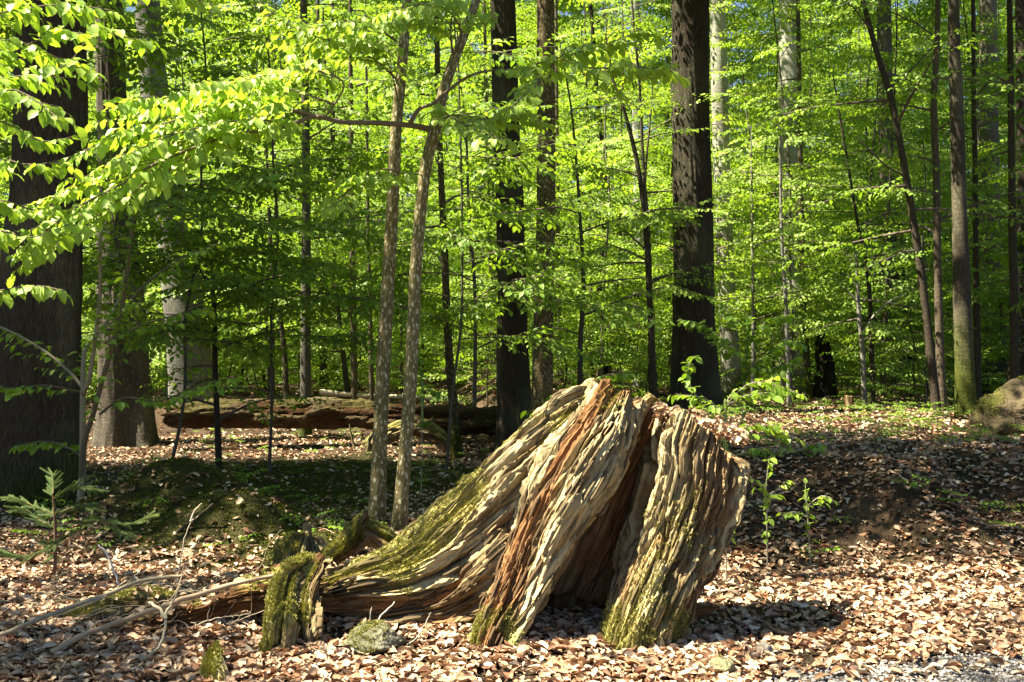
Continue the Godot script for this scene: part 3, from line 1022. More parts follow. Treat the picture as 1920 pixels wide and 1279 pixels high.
	slim("sunlit thin sapling between the thickest dark trunk and the broad pale trunk", 21.0, [[1411, 760], [1412, 680], [1412, 600], [1411, 500]], [8, 7, 6, 5], pl, [], [1.6, 6.0, 1.4, 0.35], 0.9, {"top": 6.5})
	# the many-stemmed shrub before the massive trunk
	var sh := thing("beech_shrub", "many-stemmed pale shrub before the massive dark trunk at the left", "shrub", on_ground(140, 9.6))
	var stems := [
		[[[142, 1062], [150, 950], [155, 860], [155, 780], [155, 738]], 15, 10],
		[[[155, 738], [152, 660], [163, 637], [180, 607], [200, 560], [206, 500]], 9, 3],
		[[[156, 738], [165, 732], [180, 710], [197, 644], [213, 560], [220, 510], [227, 427], [233, 340], [236, 250]], 10, 4],
		[[[154, 738], [148, 728], [120, 700], [67, 660], [0, 624], [-60, 600]], 7, 4],
		[[[152, 900], [165, 827], [187, 777], [213, 704], [240, 634], [263, 560], [277, 494], [290, 427], [307, 320]], 11, 5],
		[[[247, 560], [270, 530], [293, 507], [337, 474], [400, 450]], 6, 3],
		[[[187, 777], [240, 745], [300, 752], [360, 735], [420, 715], [470, 705]], 5, 2],
		[[[158, 860], [110, 835], [60, 830], [10, 840]], 4, 2],
		[[[150, 735], [90, 722], [40, 728], [-20, 715]], 4, 2],
		[[[197, 644], [260, 610], [320, 590], [380, 575]], 4, 2],
	]
	var leaves: Array = []
	for k in stems.size():
		var st: Array = stems[k]
		var s := Shape.new()
		var pts := px_line(st[0], 9.6)
		if k > 0:
			for i in pts.size(): pts[i] += Vector3(0, 0, (0.08 * i if k % 2 == 0 else -0.07 * i))
		var rad := PackedFloat32Array()
		for i in pts.size(): rad.append(0.5 * lerpf(st[1], st[2], float(i) / (pts.size() - 1)) * 9.6 / FOCAL)
		tube(s, resampled(pts, 4), resampled_f(rad, 4), 8, Color(0.24, 0.21, 0.14) if k < 4 else Color(0.12, 0.10, 0.06))
		if k > 0: branch_out(s, pts, leaves, 0.005, 0.09, 0.55, 0.05, 0.088, 0.4, 0.2)
		for i in s.v.size(): s.v[i] -= sh.position
		part("stem", s.commit(), M.stick, sh)
	put_leaves(leaves, sh, 260)
	for q in [[-4.6, 13.2, 6.6, "shaded young beech before the torn thick trunk"], [-3.4, 13.9, 6.6, "shaded young beech before the left half of the fallen log"], [-6.4, 13.6, 7.0, "shaded young beech right behind the massive dark trunk"], [-0.9, 13.6, 6.2, "shaded young beech behind the gap of the leaning pair"]]:
		young_tree(q[0], q[1], q[2], 0.022, 1.9, 1.8, 0.4, q[3], "", false, 1.25, Color(0.16, 0.14, 0.10), 0.16, 0.14)
	# leaves that hang into the picture at the upper left from a sapling just outside the frame
	var lb := thing("beech_tree", "bright large-leaved twigs of a young beech hanging in at the top left corner", "tree", on_ground(-260, 6.6))
	var ls: Array = []
	var ts := Shape.new()
	var tp := PackedVector3Array([lb.position - Vector3(0, 0.1, 0), spot(-250, 600, 6.6), spot(-230, 200, 6.6), spot(-200, -150, 6.6)])
	tube(ts, resampled(tp, 5), resampled_f(PackedFloat32Array([0.05, 0.045, 0.035, 0.02]), 5), 10, br)
	for i in ts.v.size(): ts.v[i] -= lb.position
	part("trunk", ts.commit(), M.bark_lichen, lb)
	for arm in [
		[[-230, 200, 6.6], [-120, 150, 6.4], [0, 110, 6.3], [100, 62, 6.2], [170, 66, 6.0]],
		[[-225, 180, 6.6], [-100, 175, 6.3], [0, 148, 6.1], [75, 138, 6.0], [125, 120, 5.9], [165, 72, 5.9]],
		[[-240, 300, 6.6], [-120, 250, 6.2], [0, 170, 5.9], [70, 190, 5.8], [110, 225, 5.7]],
		[[-215, 20, 6.6], [-80, 40, 6.4], [20, 20, 6.2], [120, 8, 6.1], [210, 20, 6.0]],
		[[-240, 350, 6.6], [-100, 310, 6.2], [0, 300, 6.0], [60, 310, 5.9], [110, 300, 5.9]],
		[[-245, 600, 6.6], [-120, 560, 6.3], [0, 545, 6.1], [60, 535, 6.0], [120, 545, 5.9]],
		[[-245, 520, 6.6], [-120, 450, 6.3], [-20, 430, 6.1], [60, 445, 6.0], [130, 420, 6.0]],
		[[-225, 120, 6.6], [-100, 95, 6.8], [20, 75, 6.9], [110, 110, 7.0], [180, 140, 7.0]],
		[[-235, 240, 6.6], [-100, 215, 6.7], [10, 230, 6.7], [80, 265, 6.7], [140, 255, 6.7]],
		[[-215, 60, 6.6], [-60, 10, 6.6], [80, -10, 6.7], [200, 60, 6.8], [290, 80, 6.9]],
		[[-240, 420, 6.6], [-100, 370, 6.5], [0, 375, 6.4], [70, 395, 6.3], [110, 380, 6.2]],
		[[-210, -60, 6.6], [0, -60, 6.4], [150, -40, 6.2], [300, -20, 6.1], [400, 10, 6.0]],
	]:
		var s := Shape.new()
		var pts := px_line(arm, 6.0)
		tube(s, resampled(pts, 3), resampled_f(PackedFloat32Array([0.012, 0.009, 0.006, 0.004, 0.003, 0.002]).slice(0, pts.size()), 3), 6, br)
		branch_out(s, pts, ls, 0.006, 0.10, 0.42, 0.045, 0.098, 0.7, 0.3)
		for i in s.v.size(): s.v[i] -= lb.position
		part("branch", s.commit(), M.stick, lb)
	put_leaves(ls, lb, 240)


# ------------------------------------------------------------------ the leafy understorey behind
func build_thicket() -> void:
	var marks := [[75, "massive trunk"], [230, "torn trunk"], [340, "leaning grey trunk"], [573, "narrow stem"], [715, "leaning pair"], [843, "thin grey stem"], [957, "dark straight trunk"], [1022, "lichen-spotted trunk"], [1198, "white slender trunk"], [1300, "thickest dark trunk"], [1360, "pale sunlit trunk"], [1485, "broad pale trunk"], [1668, "grey scarred trunk"], [1805, "dark mossy trunk"], [1860, "stout mossy-footed trunk"]]
	var spots: Array = []
	# [count, d0, d1, spacing]
	for band in [[17, 18.0, 23.0, 1.9], [40, 23.0, 33.0, 1.9], [48, 33.0, 48.0, 2.3], [30, 48.0, 70.0, 3.5]]:
		var tries := 0
		var made := 0
		while made < int(band[0]) and tries < 4000:
			tries += 1
			var d := rng.randf_range(band[1], band[2])
			var half := d * 0.56 + 1.0
			var x := rng.randf_range(-half, half)
			var ok := true
			for q in spots:
				if Vector2(q.x, q.y).distance_to(Vector2(x, d)) < float(band[3]):
					ok = false
					break
			if not ok: continue
			# the sunny clearing on the right and the strip behind the log stay open
			if d < 22.5 and x > 3.6 and x < 8.2: continue
			if d < 24.5 and x > -17.0 and x < -1.2: continue
			spots.append(Vector2(x, d))
			made += 1
	for q: Vector2 in spots:
		var x := q.x
		var d := q.y
		var p := to_px(Vector3(x, 1.5, -d))
		var left := "left edge"
		var right := "right edge"
		for m in marks:
			if m[0] < p.x: left = m[1]
			elif right == "right edge": right = m[1]
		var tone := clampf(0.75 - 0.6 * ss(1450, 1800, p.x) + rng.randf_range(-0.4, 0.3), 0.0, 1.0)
		var far: bool = d > 48.0
		var height := minf(3.0 + 0.36 * d * rng.randf_range(0.6, 1.1), 21.0)
		if d < 24.0: height = rng.randf_range(5.5, 10.5)
		var row := "nearest row" if d < 23.0 else ("second row" if d < 33.0 else ("third row" if d < 48.0 else "farthest row"))
		var col := Color(0.09, 0.075, 0.055).lerp(Color(0.3, 0.27, 0.22), rng.randf() * rng.randf())
		var label := "%s %s-stemmed young beech between %s and %s, %s" % ["tall" if height > 3.0 + 0.31 * d else "low", "pale" if col.r > 0.13 else "dark", left, right, row]
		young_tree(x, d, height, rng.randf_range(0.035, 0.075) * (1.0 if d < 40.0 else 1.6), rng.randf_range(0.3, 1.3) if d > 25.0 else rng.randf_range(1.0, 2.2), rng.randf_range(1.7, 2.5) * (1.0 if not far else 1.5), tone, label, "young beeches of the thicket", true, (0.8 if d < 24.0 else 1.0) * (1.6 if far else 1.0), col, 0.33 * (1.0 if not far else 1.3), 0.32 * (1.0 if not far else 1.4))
	# bushes of beech regrowth below the crowns
	for i in 140:
		var d := rng.randf_range(19.0, 44.0)
		var half := d * 0.54
		var x := rng.randf_range(-half, half)
		var p := to_px(Vector3(x, 1.5, -d))
		if d < 23.0 and x > 3.4 and x < 8.4 or d < 24.5 and x < -0.6: continue
		var left := "left edge"
		var right := "right edge"
		for m in marks:
			if m[0] < p.x: left = m[1]
			elif right == "right edge": right = m[1]
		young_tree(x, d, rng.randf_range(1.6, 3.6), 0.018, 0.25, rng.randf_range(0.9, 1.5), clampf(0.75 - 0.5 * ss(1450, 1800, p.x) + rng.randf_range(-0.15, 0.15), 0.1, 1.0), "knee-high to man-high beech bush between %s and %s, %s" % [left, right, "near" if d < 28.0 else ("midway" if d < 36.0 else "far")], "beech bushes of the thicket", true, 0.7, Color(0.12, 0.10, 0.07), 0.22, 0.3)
	# the wood goes on and closes behind them
	var ts: Array = []
	var cs: Array = []
	for i in 30000:
		var d := rng.randf_range(62.0, 105.0)
		var x := rng.randf_range(-0.72, 0.72) * d
		var y := rng.randf() * 44.0
		if nb.get_noise_3d(x * 14.0, y * 26.0, d * 14.0) < -0.22: continue
		var b := leaf_basis(Vector3(1, rng.randf_range(-0.25, 0.15), 0).rotated(Vector3.UP, rng.randf() * TAU).normalized(), rng.randf_range(-0.3, 0.3), 0.0).scaled_local(Vector3.ONE * rng.randf_range(2.0, 3.2))
		ts.append(Transform3D(b, Vector3(x, gh(x, d) + 0.3 + y, -d)))
		cs.append(leaf_tint(rng.randf_range(0.2, 1.0)))
	var fw := scatter("forest", sprays_far[4], ts, cs, self)
	tag(fw, "far-off leafy wood closing the view behind the thicket", "")


# ------------------------------------------------------------------ high crowns whose shade falls into the picture
func shade_wanted(gx: float, gd: float) -> float:
	var s := 0.0
	# the hollow left of the stump
	s = maxf(s, 0.95 * ss(-9.0, -7.5, gx) * (1.0 - ss(-0.3, 0.6, gx)) * ss(8.7, 9.2, gd) * (1.0 - ss(14.6, 15.6, gd)) * (1.0 - bump(gx, gd, -0.8, 9.3, 0.6, 0.6)))
	# the bank on the right
	s = maxf(s, 0.74 * ss(1.5, 2.2, gx) * ss(7.6, 8.0, gd) * (1.0 - ss(10.2, 11.2, gd)))
	s = maxf(s, 0.35 * ss(1.5, 3.0, gx) * ss(10.0, 11.0, gd) * (1.0 - ss(13.0, 14.0, gd)))
	# the dark trunks and the right background
	s = maxf(s, 0.7 * ss(-1.5, -0.5, gx) * (1.0 - ss(4.5, 5.5, gx)) * ss(15.5, 16.2, gd) * (1.0 - ss(19.6, 20.4, gd)))
	s = maxf(s, 0.85 * ss(8.5, 10.0, gx) * ss(14.0, 15.0, gd) * (1.0 - ss(20.0, 22.0, gd)))
	s = maxf(s, 0.8 * ss(10.5, 12.5, gx) * ss(20.0, 22.0, gd) * (1.0 - ss(46.0, 50.0, gd)))
	# flecks over the foreground
	s = maxf(s, 0.2 * ss(3.5, 4.5, gd) * (1.0 - ss(7.5, 8.0, gd)))
	s = maxf(s, 0.7 * (1.0 - ss(-2.0, -1.2, gx)) * (1.0 - ss(4.8, 5.2, gd)))
	s = maxf(s, 0.62 * ss(1.5, 1.9, gx) * bump(0.0, gd - 0.28 * (gx - 1.5), 0.0, 4.95, 1.0, 0.12))
	s *= 1.0 - bump(gx, gd, 0.75, 5.6, 1.6, 0.7)
	s *= 1.0 - 0.9 * maxf(bump(gx, gd, 2.6, 8.4, 0.8, 0.5), bump(gx, gd, 2.2, 7.2, 1.0, 0.6))
	return s


func build_canopy() -> void:
	var per: Array = []
	for k in tall: per.append([[], []])
	for i in 22000:
		var gd := rng.randf_range(4.0, 50.0)
		var gx := rng.randf_range(-9.5, 9.0 + gd * 0.5)
		var want := shade_wanted(gx, gd)
		if want < 0.05: continue
		var fleck := nb.get_noise_2d(gx * 75.0, gd * 75.0) * 0.5 + 0.5
		if fleck > want * 0.95 + 0.04: continue
		if gd > 20.0 and rng.randf() < 0.4: continue
		var y := rng.randf_range(8.5, 12.0) if gd < 16.5 else rng.randf_range(gd * 0.40 + 3.0, gd * 0.40 + 7.5)
		var d := gd - SUN_AWAY * y
		var x := gx - SUN_SLOPE * y
		# nothing of it hangs into the picture
		if to_px(Vector3(x, y - 0.8, -d)).y > -60.0 and absf(x) < d * 0.55: continue
		var best := 0
		var bd := 1e9
		for k in tall.size():
			var q: Vector3 = tall[k][0].position
			var dd := Vector2(q.x - x, q.z + d).length()
			if dd < bd:
				bd = dd
				best = k
		var base: Vector3 = tall[best][0].position
		var b := leaf_basis(Vector3(1, rng.randf_range(-0.2, 0.2), 0).rotated(Vector3.UP, rng.randf() * TAU).normalized(), rng.randf_range(-0.3, 0.3), 0.0).scaled_local(Vector3.ONE * rng.randf_range(0.9, 1.5))
		per[best][0].append(Transform3D(b, Vector3(x, y, -d) - base))
		per[best][1].append(leaf_tint(rng.randf_range(0.2, 0.9)))
	for k in tall.size():
		if per[k][0].size() == 0: continue
		scatter("crown", sprays_far[k % 5], per[k][0], per[k][1], tall[k][0])
		# limbs that reach out to the crown
		var line: PackedVector3Array = tall[k][1]
		var w := Shape.new()
		var list: Array = per[k][0]
		for i in range(0, list.size(), maxi(1, list.size() / 14)):
			var to: Vector3 = list[i].origin
			var y := clampf(to.y - 2.0, 2.0, line[line.size() - 1].y - 0.3)
			var j := 0
			while j < line.size() - 2 and line[j + 1].y < y: j += 1
			var mid := line[j].lerp(to, 0.5) + Vector3(0, 0.6, 0)
			# limbs that would cross the picture are left to the neighbours
			var seen := false
			for u in 7:
				if to_px(mid.lerp(to, u / 6.0) + tall[k][0].position).y > -40.0 or to_px(line[j].lerp(mid, u / 6.0) + tall[k][0].position).y > -40.0: seen = true
			if seen: continue
			tube(w, resampled(PackedVector3Array([line[j], mid, to]), 4), resampled_f(PackedFloat32Array([0.08, 0.05, 0.015]), 4), 6, Color(0.11, 0.09, 0.07))
		if w.v.size(): part("limbs", w.commit(), M.stick, tall[k][0], "stuff")


# ------------------------------------------------------------------ rotten wood
# stations: [px, py, depth, half width px, half depth m]; the body has grain ridges along its length
func wood_loft(stations: Array, opts := {}) -> Dictionary:
	var around: int = opts.get("around", 200)
	var along: int = opts.get("along", 160)
	var amp: float = opts.get("amp", 0.035)
	var ragged: float = opts.get("ragged", 0.10)
	var ragged_low: float = opts.get("ragged_low", 0.03)
	var seed_at: float = opts.get("seed", 0.0)
	var mossy: float = opts.get("moss", 0.5)
	var red: float = opts.get("red", 0.2)
	var dim: float = opts.get("dim", 1.0)
	var squareness: float = opts.get("square", 2.6)
	var per := maxi(2, along / (stations.size() - 1))
	var c0 := PackedVector3Array()
	var hw0 := PackedFloat32Array()
	var hd0 := PackedFloat32Array()
	for s in stations:
		c0.append(spot(s[0], s[1], s[2]))
		hw0.append(s[3] * s[2] / FOCAL)
		hd0.append(s[4])
	var c := resampled(c0, per)
	var hw := resampled_f(hw0, per)
	var hd := resampled_f(hd0, per)
	for k in 3:      # ease the corners of the linear radii
		for i in range(1, hw.size() - 1):
			hw[i] = (hw[i - 1] + 2.0 * hw[i] + hw[i + 1]) * 0.25
			hd[i] = (hd[i - 1] + 2.0 * hd[i] + hd[i + 1]) * 0.25
	var sh := Shape.new()
	var normals := PackedVector3Array()
	var n := c.size()
	var run := 0.0
	var total := 0.0
	for i in n - 1: total += c[i].distance_to(c[i + 1])
	var hwm := 0.0
	var hdm := 0.0
	for i in n:
		hwm += hw[i] / n
		hdm += hd[i] / n
	var mossed := PackedFloat32Array()
	for i in n:
		if i > 0: run += c[i].distance_to(c[i - 1])
		var t := (c[mini(i + 2, n - 1)] - c[maxi(i - 2, 0)]).normalized()
		var dep := Vector3(0, 0, 1)
		dep = (dep - t * dep.dot(t)).normalized()
		var wid := dep.cross(t)
		var end_high := ss(total - ragged * 2.2, total, run)
		var end_low := 1.0 - ss(0.0, ragged_low * 2.2 + 0.001, run)
		for k in around + 1:
			var a := TAU * (k % around) / around
			var ca := cos(a)
			var sa := sin(a)
			var pw := pow(pow(absf(ca), squareness) + pow(absf(sa), squareness), -1.0 / squareness)
			var qx := ca * pw * hw[i]
			var qy := sa * pw * hd[i]
			var out := (wid * ca + dep * sa).normalized()
			var fx := ca * pw * hwm * 100.0 + seed_at * 37.0
			var fy := sa * pw * hdm * 100.0 + seed_at * 17.0
			# grain coordinates are long along the axis
			var warp := na.get_noise_3d(fx * 0.8, fy * 0.8, run * 50.0) * 1.6
			var g1 := na.get_noise_3d(fx * 1.6 + warp, fy * 1.6, run * 26.0)
			var g2 := nb.get_noise_3d(fx * 9.0 + warp * 5.0, fy * 9.0, run * 80.0 + 70.0)
			var g3 := na.get_noise_3d(fx * 24.0 + warp * 9.0, fy * 24.0, run * 170.0)
			var g4 := nb.get_noise_3d(fx * 52.0, fy * 52.0, run * 330.0)
			var plates := nb.get_noise_3d(fx * 3.4, fy * 3.4, run * 85.0 + 900.0)
			var step := ss(-0.02, 0.02, plates) + ss(0.20, 0.23, plates) - 0.75
			var crack := ss(0.075, 0.0, absf(na.get_noise_3d(fx * 4.0 + warp * 3.0 + 400.0, fy * 4.0, run * 45.0)))
			var crumb := nb.get_noise_3d(fx * 60.0, fy * 60.0, run * 2200.0)
			var p1 := nc.get_noise_3d(fx * 10.0 + warp, fy * 10.0, run * 150.0)
			var p2 := nc.get_noise_3d(fx * 27.0 + warp * 2.0 + 900.0, fy * 27.0, run * 260.0)
			var dis := amp * (1.25 * g1 - 0.4 * absf(g1)) + amp * 0.5 * p1 + amp * 0.3 * p2 + amp * 0.25 * (0.3 - absf(g3) * 2.0) + amp * 0.25 * (0.3 - absf(g4) * 2.0) + amp * 0.6 * step - amp * 0.9 * crack + amp * 0.14 * crumb
			var along_shift: float = opts.get("slant", 0.0) * ca * ss(total * 0.45, total, run)
			if end_high > 0.0: along_shift += end_high * ragged * (g1 * 1.6 + g2 * 1.3 - 0.1)
			if end_low > 0.0: along_shift -= end_low * ragged_low * (g1 * 1.5 + g2 * 1.2)
			var p := c[i] + wid * qx + dep * qy + out * dis + t * along_shift
			sh.v.append(p)
			sh.uv.append(Vector2(float(k) / around * roundf(maxf(1.0, TAU * (hw[0] + hd[0]) * 0.5 / 0.32)), run / 1.1))
			# colour: weathered surface, fresher rot in the recesses of broken plates, moss on top
			var tone := clampf(0.48 + 0.4 * g1 + 0.35 * crumb + 0.7 * g3 + 0.7 * g4 + 0.22 * p1 + 0.2 * p2, 0.0, 1.0)
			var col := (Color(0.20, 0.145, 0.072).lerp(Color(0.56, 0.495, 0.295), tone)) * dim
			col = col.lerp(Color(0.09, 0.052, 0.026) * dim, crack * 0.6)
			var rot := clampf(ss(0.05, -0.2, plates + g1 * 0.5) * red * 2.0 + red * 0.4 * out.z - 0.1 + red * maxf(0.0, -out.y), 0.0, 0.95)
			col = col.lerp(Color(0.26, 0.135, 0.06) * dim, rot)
			var mo := mossy * (0.75 * out.y + 0.25 * -out.x + 0.32) + 1.1 * nb.get_noise_3d(p.x * 140.0, p.y * 140.0, p.z * 140.0) * mossy + float(opts.get("moss_foot", 0.0)) * (1.0 - ss(0.02, 0.32, p.y)) * (0.6 + nb.get_noise_3d(p.x * 300.0 + 50.0, p.y * 120.0, p.z * 300.0) * 2.0)
			mo = ss(0.42, 0.75, mo)
			col = col.lerp(Color(0.23, 0.225, 0.06).lerp(Color(0.37, 0.345, 0.13), clampf(0.5 + g3 * 1.5, 0, 1)), mo * 0.9)
			sh.c.append(col)
			mossed.append(mo)
			normals.append(out)
	for i in n - 1:
		for k in around:
			var a := i * (around + 1) + k
			var b := a + around + 1
			sh.f.append_array([a, a + 1, b, a + 1, b + 1, b])
	# closed ends: rings that sink in towards the core
	for end in [0, n - 1]:
		var first: int = end * (around + 1)
		var t := (c[mini(end + 1, n - 1)] - c[maxi(end - 1, 0)]).normalized() * (1.0 if end > 0 else -1.0)
		var prev := first
		for ring in 6:
			var u := 1.0 - (ring + 1) / 6.0
			var start := sh.v.size()
			for k in around + 1:
				var o := sh.v[first + k]
				var q := c[end].lerp(o, u)
				var w := na.get_noise_3d(q.x * 900.0, q.y * 900.0, q.z * 900.0)
				q += t * (w * ragged * 0.5 * minf(1.0, u * 2.0) - ragged * 0.5 * (1.0 - u))
				sh.v.append(q)
				sh.uv.append(Vector2(q.x * 2.0, q.z * 2.0))
				sh.c.append(Color(0.26, 0.15, 0.075).lerp(Color(0.40, 0.3, 0.18), clampf(0.5 + w, 0, 1)))
			for k in around:
				var a: int = prev + k
				var b := start + k
				if end > 0: sh.f.append_array([a, a + 1, b, a + 1, b + 1, b])
				else: sh.f.append_array([a, b, a + 1, a + 1, b, b + 1])
			prev = start
	return {"shape": sh, "moss": mossed, "normal": normals, "c": c}


func moss_tuft() -> ArrayMesh:
	var s := Shape.new()
	for k in 7:
		var a := k * 2.4
		var r := 0.25 + 0.45 * rng.randf()
		var p := Vector3(cos(a) * r, 0, sin(a) * r)
		var tip := p * 1.7 + Vector3(0, rng.randf_range(0.7, 1.2), 0)
		var sd := Vector3(-sin(a), 0, cos(a)) * 0.3
		var b := s.v.size()
		s.v.append_array([p - sd, tip, p + sd])
		s.c.append_array([g(0.8), g(1.15), g(0.8)])
		s.f.append_array([b, b + 1, b + 2])
	var m := s.commit()
	m.surface_set_material(0, M.moss_leaf)
	return m


func add_moss(loft: Dictionary, root: Node3D, share: float, size: float, parent: Node3D = null) -> void:
	var sh: Shape = loft.shape
	var mo: PackedFloat32Array = loft.moss
	var nn: PackedVector3Array = loft.normal
	var ts: Array = []
	var cs: Array = []
	for i in mo.size():
		if rng.randf() > mo[i] * share: continue
		var up := (nn[i] + Vector3(0, 0.6, 0)).normalized()
		var x := up.cross(Vector3(0.3, 0.1, 0.9)).normalized()
		var b := Basis(x, up, x.cross(up)).rotated(up, rng.randf() * TAU).scaled_local(Vector3.ONE * size * rng.randf_range(0.6, 1.3))
		ts.append(Transform3D(b, sh.v[i] - root.position))
		var k := rng.randf()
		cs.append(Color(0.19, 0.195, 0.04).lerp(Color(0.38, 0.355, 0.12), k))
	if ts.size(): scatter("moss", tuft, ts, cs, parent if parent else root)

var tuft: ArrayMesh


func commit_loft(called: String, loft: Dictionary, root: Node3D, mat: Material) -> MeshInstance3D:
	var sh: Shape = loft.shape
	var keep := sh.v.duplicate()
	for i in sh.v.size(): sh.v[i] -= root.position
	var o := part(called, sh.commit(), mat, root)
	sh.v = keep
	return o


func build_stump() -> void:
	tuft = moss_tuft()
	var o := thing("tree_stump", "huge broken weathered tree stump with hollow heart and long roots", "stump", on_ground(1100, 5.5))
	var lofts := [
		# the long left root that climbs to the peak
		["left_root", [[600, 1118, 5.62, 30, 0.09], [680, 1100, 5.62, 52, 0.12], [770, 1082, 5.64, 70, 0.16], [860, 1040, 5.68, 92, 0.2], [945, 975, 5.72, 104, 0.23], [1015, 900, 5.76, 98, 0.23], [1075, 835, 5.8, 86, 0.2], [1120, 780, 5.82, 66, 0.16], [1146, 742, 5.83, 44, 0.12]], {"around": 360, "along": 270, "amp": 0.04, "ragged": 0.055, "seed": 1.0, "moss": 0.68, "red": 0.35}],
		# the lower root under it
		["lower_root", [[700, 1160, 5.6, 22, 0.07], [770, 1152, 5.58, 34, 0.1], [840, 1140, 5.56, 50, 0.14], [910, 1100, 5.58, 66, 0.17], [980, 1040, 5.6, 70, 0.17], [1030, 980, 5.65, 50, 0.14]], {"around": 200, "along": 140, "amp": 0.035, "ragged": 0.02, "seed": 4.0, "moss": 0.15, "red": 0.9}],
		# the leg in the middle
		["middle_root", [[906, 1242, 5.10, 34, 0.09], [930, 1180, 5.20, 42, 0.10], [965, 1110, 5.32, 46, 0.12], [1000, 1035, 5.42, 52, 0.15], [1046, 945, 5.48, 60, 0.18], [1094, 865, 5.54, 62, 0.18], [1134, 800, 5.62, 50, 0.15], [1158, 750, 5.68, 36, 0.12]], {"around": 320, "along": 250, "amp": 0.04, "ragged": 0.05, "seed": 2.0, "moss": 0.38, "red": 0.5, "moss_foot": 0.65}],
		# the recessed inner plank
		["inner_plank", [[1062, 1110, 5.92, 66, 0.08], [1105, 1010, 5.92, 76, 0.08], [1155, 910, 5.9, 66, 0.09], [1198, 830, 5.88, 50, 0.09], [1228, 772, 5.86, 38, 0.08]], {"around": 140, "along": 120, "amp": 0.022, "ragged": 0.06, "seed": 5.0, "moss": 0.1, "red": 1.6, "dim": 1.0}],
		# the dark back of the hollow
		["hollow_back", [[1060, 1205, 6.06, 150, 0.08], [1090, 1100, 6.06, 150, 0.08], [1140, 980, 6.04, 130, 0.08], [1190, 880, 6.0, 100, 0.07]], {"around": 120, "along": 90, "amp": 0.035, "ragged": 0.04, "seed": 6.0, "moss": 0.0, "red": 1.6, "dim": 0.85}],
		# the great right shell
		["right_shell", [[1200, 1252, 5.28, 88, 0.2], [1206, 1180, 5.34, 82, 0.24], [1230, 1100, 5.44, 82, 0.28], [1266, 1010, 5.55, 84, 0.31], [1298, 920, 5.6, 86, 0.32], [1308, 860, 5.64, 88, 0.32], [1318, 815, 5.66, 82, 0.3]], {"around": 420, "along": 260, "amp": 0.042, "ragged": 0.045, "seed": 3.0, "moss": 0.38, "red": 0.25, "moss_foot": 0.55, "slant": 0.11}],
		# its rear top edge, which stands a little higher
		["rear_shell", [[1195, 900, 5.92, 70, 0.10], [1225, 840, 5.92, 76, 0.11], [1250, 795, 5.93, 70, 0.11], [1262, 762, 5.94, 52, 0.09]], {"around": 150, "along": 100, "amp": 0.035, "ragged": 0.07, "seed": 7.0, "moss": 0.6, "red": 0.2}],
	]
	for l in lofts:
		var lf := wood_loft(l[1], l[2])
		var m := commit_loft(l[0], lf, o, M.wood)
		add_moss(lf, o, 0.22, 0.011, m)
		# long splinters that stand off the surface along the grain
		if l[0] in ["left_root", "middle_root", "right_shell", "lower_root"]:
			var sh: Shape = lf.shape
			var around: int = l[2].around
			var rows := sh.v.size() / (around + 1) - 12
			var sp := Shape.new()
			for q in 170:
				var i := rng.randi_range(4, rows - 40)
				var k := rng.randi_range(0, around - 1)
				var len := rng.randi_range(14, 36)
				var pts := PackedVector3Array()
				var nn: Vector3 = lf.normal[i * (around + 1) + k]
				for z in 5:
					var at := mini(i + len * z / 4, rows - 2) * (around + 1) + k
					pts.append(sh.v[at] - o.position + nn * (0.002 + 0.012 * sin(PI * z / 4.0)))
				var r := rng.randf_range(0.004, 0.011)
				var cc: Color = sh.c[i * (around + 1) + k]
				tube(sp, resampled(pts, 2), resampled_f(PackedFloat32Array([0.001, r, r * 1.1, r * 0.8, 0.001]), 2), 5, cc.lerp(Color(0.45, 0.36, 0.24), 0.4))
			part("splinters", sp.commit(), M.wood, m, "stuff")
	# rubble of rotten wood and leaves on the top of the right shell
	var ts: Array = []
	var cs: Array = []
	for i in 420:
		var p := spot(rng.randf_range(1225, 1395), 0, rng.randf_range(5.5, 5.95))
		p.y = spot(0, 800 + (to_px(Vector3(p.x, 1.3, p.z)).x - 1310) * 0.32, 5.66).y + rng.randf_range(-0.03, 0.05)
		var sz := rng.randf_range(0.025, 0.06)
		ts.append(Transform3D(Basis.from_euler(Vector3(rng.randfn(0, 0.5), rng.randf() * TAU, rng.randfn(0, 0.5))).scaled_local(Vector3.ONE * sz), p - o.position))
		cs.append(dry_tint())
	scatter("rubble", dry_shapes[2], ts, cs, o)


func stick_thing(called: String, label: String, lines: Array, col: Color, group := "") -> void:
	# lines: [pixel points with depth, r0, r1]; the first is the main stick
	var all: Array = []
	for l in lines: all.append([px_line(l[0], 5.2), l[1], l[2]])
	var base: Vector3 = all[0][0][0]
	var o := thing(called, label, "branch", base, group)
	for k in all.size():
		var s := Shape.new()
		var pts: PackedVector3Array = resampled(moved(all[k][0], base), 4)
		for i in pts.size(): pts[i] += Vector3(rng.randf_range(-0.004, 0.004), rng.randf_range(-0.004, 0.004), rng.randf_range(-0.004, 0.004))
		var rad := PackedFloat32Array()
		for i in pts.size(): rad.append(lerpf(all[k][1], all[k][2], float(i) / (pts.size() - 1)) * rng.randf_range(0.68, 1.0))
		tube(s, pts, rad, 8, col, 0.002)
		part("stem" if k == 0 else "twig", s.commit(), M.stick, o)


